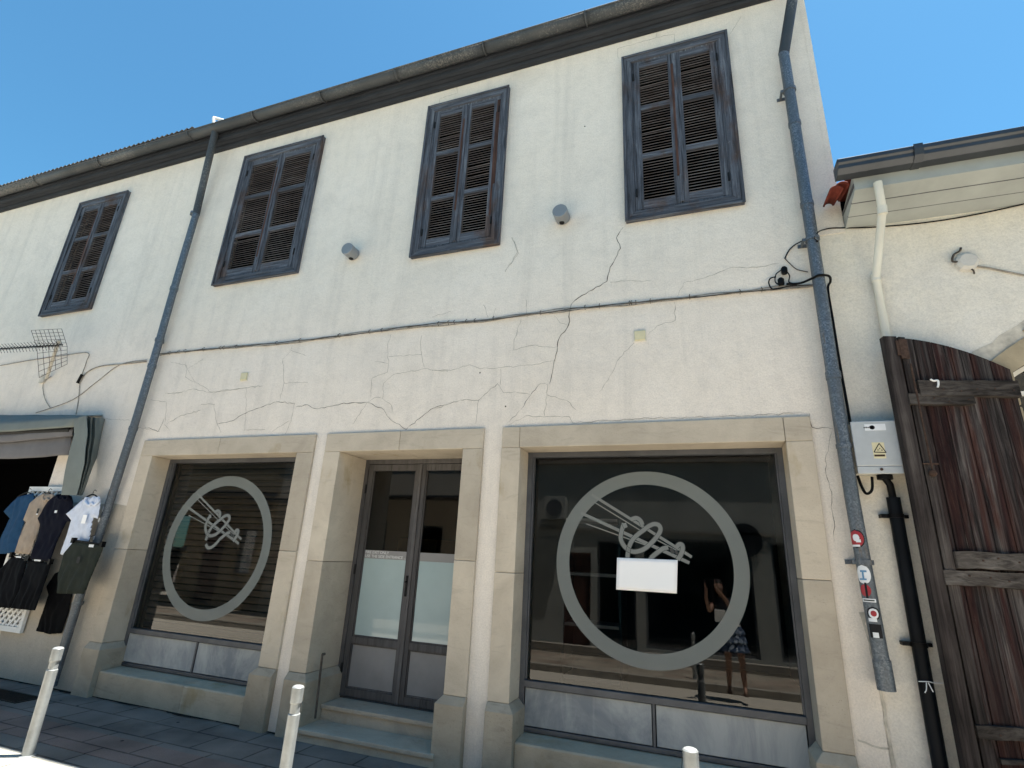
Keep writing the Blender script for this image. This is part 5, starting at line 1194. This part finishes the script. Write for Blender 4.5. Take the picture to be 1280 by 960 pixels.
m = MB(); c = HC+Vector((0, .095, -.052)); m.tube([c+Vector((-.024, -.008, 0)), c+Vector((-.01, 0, .002)), c+Vector((.01, 0, .002)), c+Vector((.024, -.008, 0))], [.002, .006, .006, .002], 8); m.build('mouth', 'lip', person)
# hair: cap plus long falling locks
bm = bmesh.new(); bmesh.ops.create_uvsphere(bm, u_segments=40, v_segments=28, radius=1)
for v in bm.verts:
    x, y_, z = v.co; n_ = mnoise.noise(Vector((x*5, y_*5, z*2)))*.05+1; v.co = Vector((x*.088*n_, y_*.104*n_-.014, z*.122*n_+.012))
for v in list(bm.verts):
    if v.co.y > .045 and v.co.z < .062: bm.verts.remove(v)
me = bpy.data.meshes.new('hair'); bm.to_mesh(me); bm.free(); me.materials.append(M['hair']); hair = bpy.data.objects.new('hair', me); C.objects.link(hair); hair.parent = person; hair.location = HC
for p in me.polygons: p.use_smooth = True
m = MB()
for i in range(46):
    a = R(150+240*i/45+random.uniform(-3, 3)); r = .082; p = HC+Vector((math.cos(a)*r, math.sin(a)*r*1.1-.012, .04)); L = random.uniform(.30, .42); w1 = random.uniform(-.02, .02)
    m.tube(cat([p, p+Vector((math.cos(a)*.02+w1, math.sin(a)*.012, -L*.4)), p+Vector((math.cos(a)*.012-w1, math.sin(a)*.03, -L*.75)), p+Vector((math.cos(a)*.01+w1, math.sin(a)*.03, -L))], 4), [.013]*3+[.015]*7+[.009]*2+[.003], 6)
m.build('hair_locks', 'hair', person)
# top
topc = [((.29, -5.02, .98), (.128, .095), None), ((.28, -5.02, 1.06), (.128, .098), 0), ((.245, -5.02, 1.20), (.135, .105), 1), ((.20, -5.02, 1.335), (.122, .088), 2), ((.17, -5.015, 1.395), (.07, .06), 3), ((.33, -5.01, 1.35), .064, 3), ((.345, -4.95, 1.28), .056, 5), ((.06, -5.01, 1.35), .064, 3), ((.03, -4.96, 1.28), .056, 7)]
skin('top', topc, 'top', person)
# tiered skirt
m = MB(); sx_, sy_ = .30, -5.02
for tier, (z1_, z0_, r1_, r0_) in enumerate(((1.00, .86, .135, .185), (.88, .73, .165, .215), (.75, .60, .19, .235))):
    n = 72; vs = []
    for j in range(6):
        t_ = j/5
        for i in range(n):
            a = 2*math.pi*i/n; rr = r1_+(r0_-r1_)*t_+.014*t_*math.sin(a*14+tier)+.008*t_*math.sin(a*5+1); vs.append((sx_+rr*math.cos(a), sy_+rr*.78*math.sin(a), z1_+(z0_-z1_)*t_+.008*t_*math.sin(a*7)))
    m.add(vs, [(j*n+i, j*n+(i+1) % n, (j+1)*n+(i+1) % n, (j+1)*n+i) for j in range(5) for i in range(n)], True)
o = m.build('skirt', 'skirt', person); s = o.modifiers.new('thick', 'SOLIDIFY'); s.thickness = .004
m = MB(); m.tube([(sx_-.0, sy_, .985), (sx_, sy_, 1.005)], .137, 40); m.build('waistband', 'white', person)
for fx_, fy_ in ((.43, -4.92), (.195, -5.02)):
    m = MB(); m.poly([(0, 0)], 0, 0) if False else None; n = 24; vs = []
    for zz in (.002, .016):
        for i in range(n): a = 2*math.pi*i/n; vs.append((fx_+.042*math.cos(a), fy_+.115*math.sin(a), zz))
    m.add(vs, [list(range(n))[::-1], list(range(n, 2*n))]+[(i, (i+1) % n, n+(i+1) % n, n+i) for i in range(n)]); m.tube(cat([(fx_-.04, fy_+.03, .015), (fx_-.02, fy_+.035, .052), (fx_+.02, fy_+.035, .052), (fx_+.04, fy_+.03, .015)], 4), .007, 6); m.build('sandal', 'sole', person)
# hands: palm and five bent fingers each, closed round the phone
PH = Vector((0.0, -4.665, 1.64))
def hand(w, side):
    """w wrist; fingers run behind the phone and curl round its edge"""
    W0 = Vector(w); e = PH+Vector((.074*side, 0, -.012))     # phone short edge
    ch = [(W0, .022, None), (W0.lerp(e, .45)+Vector((.01*side, -.012, -.004)), (.034, .018), 0), (W0.lerp(e, .8)+Vector((.008*side, -.02, 0)), (.036, .016), 1)]
    o = skin('hand', [(tuple(a), r, p) for a, r, p in ch], 'skin', person)
    for f, (dz, L) in enumerate(((.030, .95), (.012, 1.05), (-.006, 1.), (-.024, .8))):
        b = Vector(ch[2][0])+Vector((-.004*side, 0, dz)); p1 = Vector((e.x+.006*side, PH.y-.016, PH.z+dz*.9)); p2 = Vector((e.x-.022*side*L, PH.y-.017, PH.z+dz*.95)); p3 = Vector((e.x-.042*side*L, PH.y-.013, PH.z+dz))
        skin('finger', [(tuple(b), .0095, None), (tuple(p1), .009, 0), (tuple(p2), .0082, 1), (tuple(p3), .0065, 2)], 'skin', person, 1)
    b = Vector(ch[1][0])+Vector((0, .006, .012)); skin('thumb', [(tuple(b), .012, None), ((e.x+.012*side, PH.y+.006, PH.z-.045), .0105, 0), ((e.x-.008*side, PH.y+.013, PH.z-.034), .009, 1)], 'skin', person, 1)
hand((.085, -4.70, 1.56), 1); hand((-.06, -4.70, 1.55), -1)
m = MB(); m.bbox(PH.x-.078, PH.x+.078, PH.y-.0045, PH.y+.0045, PH.z-.038, PH.z+.038, .004); ph = m.build('phone', 'black'); tag(ph, 'black phone held up in both hands by the reflected woman', 'phone')
m = MB(); m.tube([(PH.x+.058, PH.y+.0045, PH.z+.02), (PH.x+.058, PH.y+.0065, PH.z+.02)], .009, 16); m.tube([(PH.x+.058, PH.y+.0045, PH.z-.004), (PH.x+.058, PH.y+.0065, PH.z-.004)], .009, 16); m.build('lens', 'iron', ph)
bag = empty('bag', (.13, -4.80, 1.02), 'small white bag hanging at the chest of the reflected woman', 'bag')
m = MB(); m.bbox(.045, .215, -4.90, -4.865, 1.03, 1.22, .012); m.build('bag_body', 'white', bag)
m = MB(); m.tube(cat([(.05, -4.88, 1.21), (.06, -4.92, 1.33), (.11, -4.99, 1.41)], 6), .006, 6); m.tube(cat([(.21, -4.88, 1.21), (.22, -4.92, 1.32), (.24, -5.0, 1.40)], 6), .006, 6); m.build('strap', 'black', bag)

# ================================================================== LIGHT
SUN = Vector((.22, .129, 1)).normalized()
el = math.asin(SUN.z); az = math.atan2(SUN.x, SUN.y)
sd = bpy.data.lights.new('sun', 'SUN'); sd.energy = 5.0; sd.angle = R(.5); sd.color = (1, .955, .88)
so_ = bpy.data.objects.new('sun', sd); C.objects.link(so_); so_.rotation_euler = SUN.to_track_quat('Z', 'Y').to_euler(); so_.location = (5, 5, 20)
wd = bpy.data.worlds.new('World'); scene.world = wd; wd.use_nodes = True; nt = wd.node_tree; bg = nt.nodes['Background']
sky = nt.nodes.new('ShaderNodeTexSky'); sky.sky_type = 'NISHITA'; sky.sun_disc = False; sky.sun_elevation = el; sky.sun_rotation = az; sky.altitude = 0; sky.air_density = 1.0; sky.dust_density = .3; sky.ozone_density = 2.5
tn = nt.nodes.new('ShaderNodeMix'); tn.data_type = 'RGBA'; tn.blend_type = 'MULTIPLY'; tn.inputs[0].default_value = 1; tn.inputs[7].default_value = (.54, .99, 1.03, 1); nt.links.new(sky.outputs[0], tn.inputs[6]); nt.links.new(tn.outputs[2], bg.inputs[0]); bg.inputs[1].default_value = .05

# ================================================================== CAMERA
cd = bpy.data.cameras.new('camera'); cam = bpy.data.objects.new('camera', cd); C.objects.link(cam)
cd.sensor_width = 36; cd.lens = F/1280*36; cd.clip_start = .02; cd.clip_end = 2000
cam.matrix_world = Matrix(((RT.x, UP.x, -FW.x, CAM.x), (RT.y, UP.y, -FW.y, CAM.y), (RT.z, UP.z, -FW.z, CAM.z), (0, 0, 0, 1)))
scene.camera = cam
vs_ = scene.view_settings; vs_.view_transform = 'Standard'; vs_.look = 'None'; vs_.gamma = 1; vs_.use_curve_mapping = False; vs_.exposure = 2.02
scene.render.engine = 'CYCLES'; scene.cycles.max_bounces = 8; scene.cycles.diffuse_bounces = 4; scene.cycles.glossy_bounces = 4; scene.cycles.transparent_max_bounces = 12
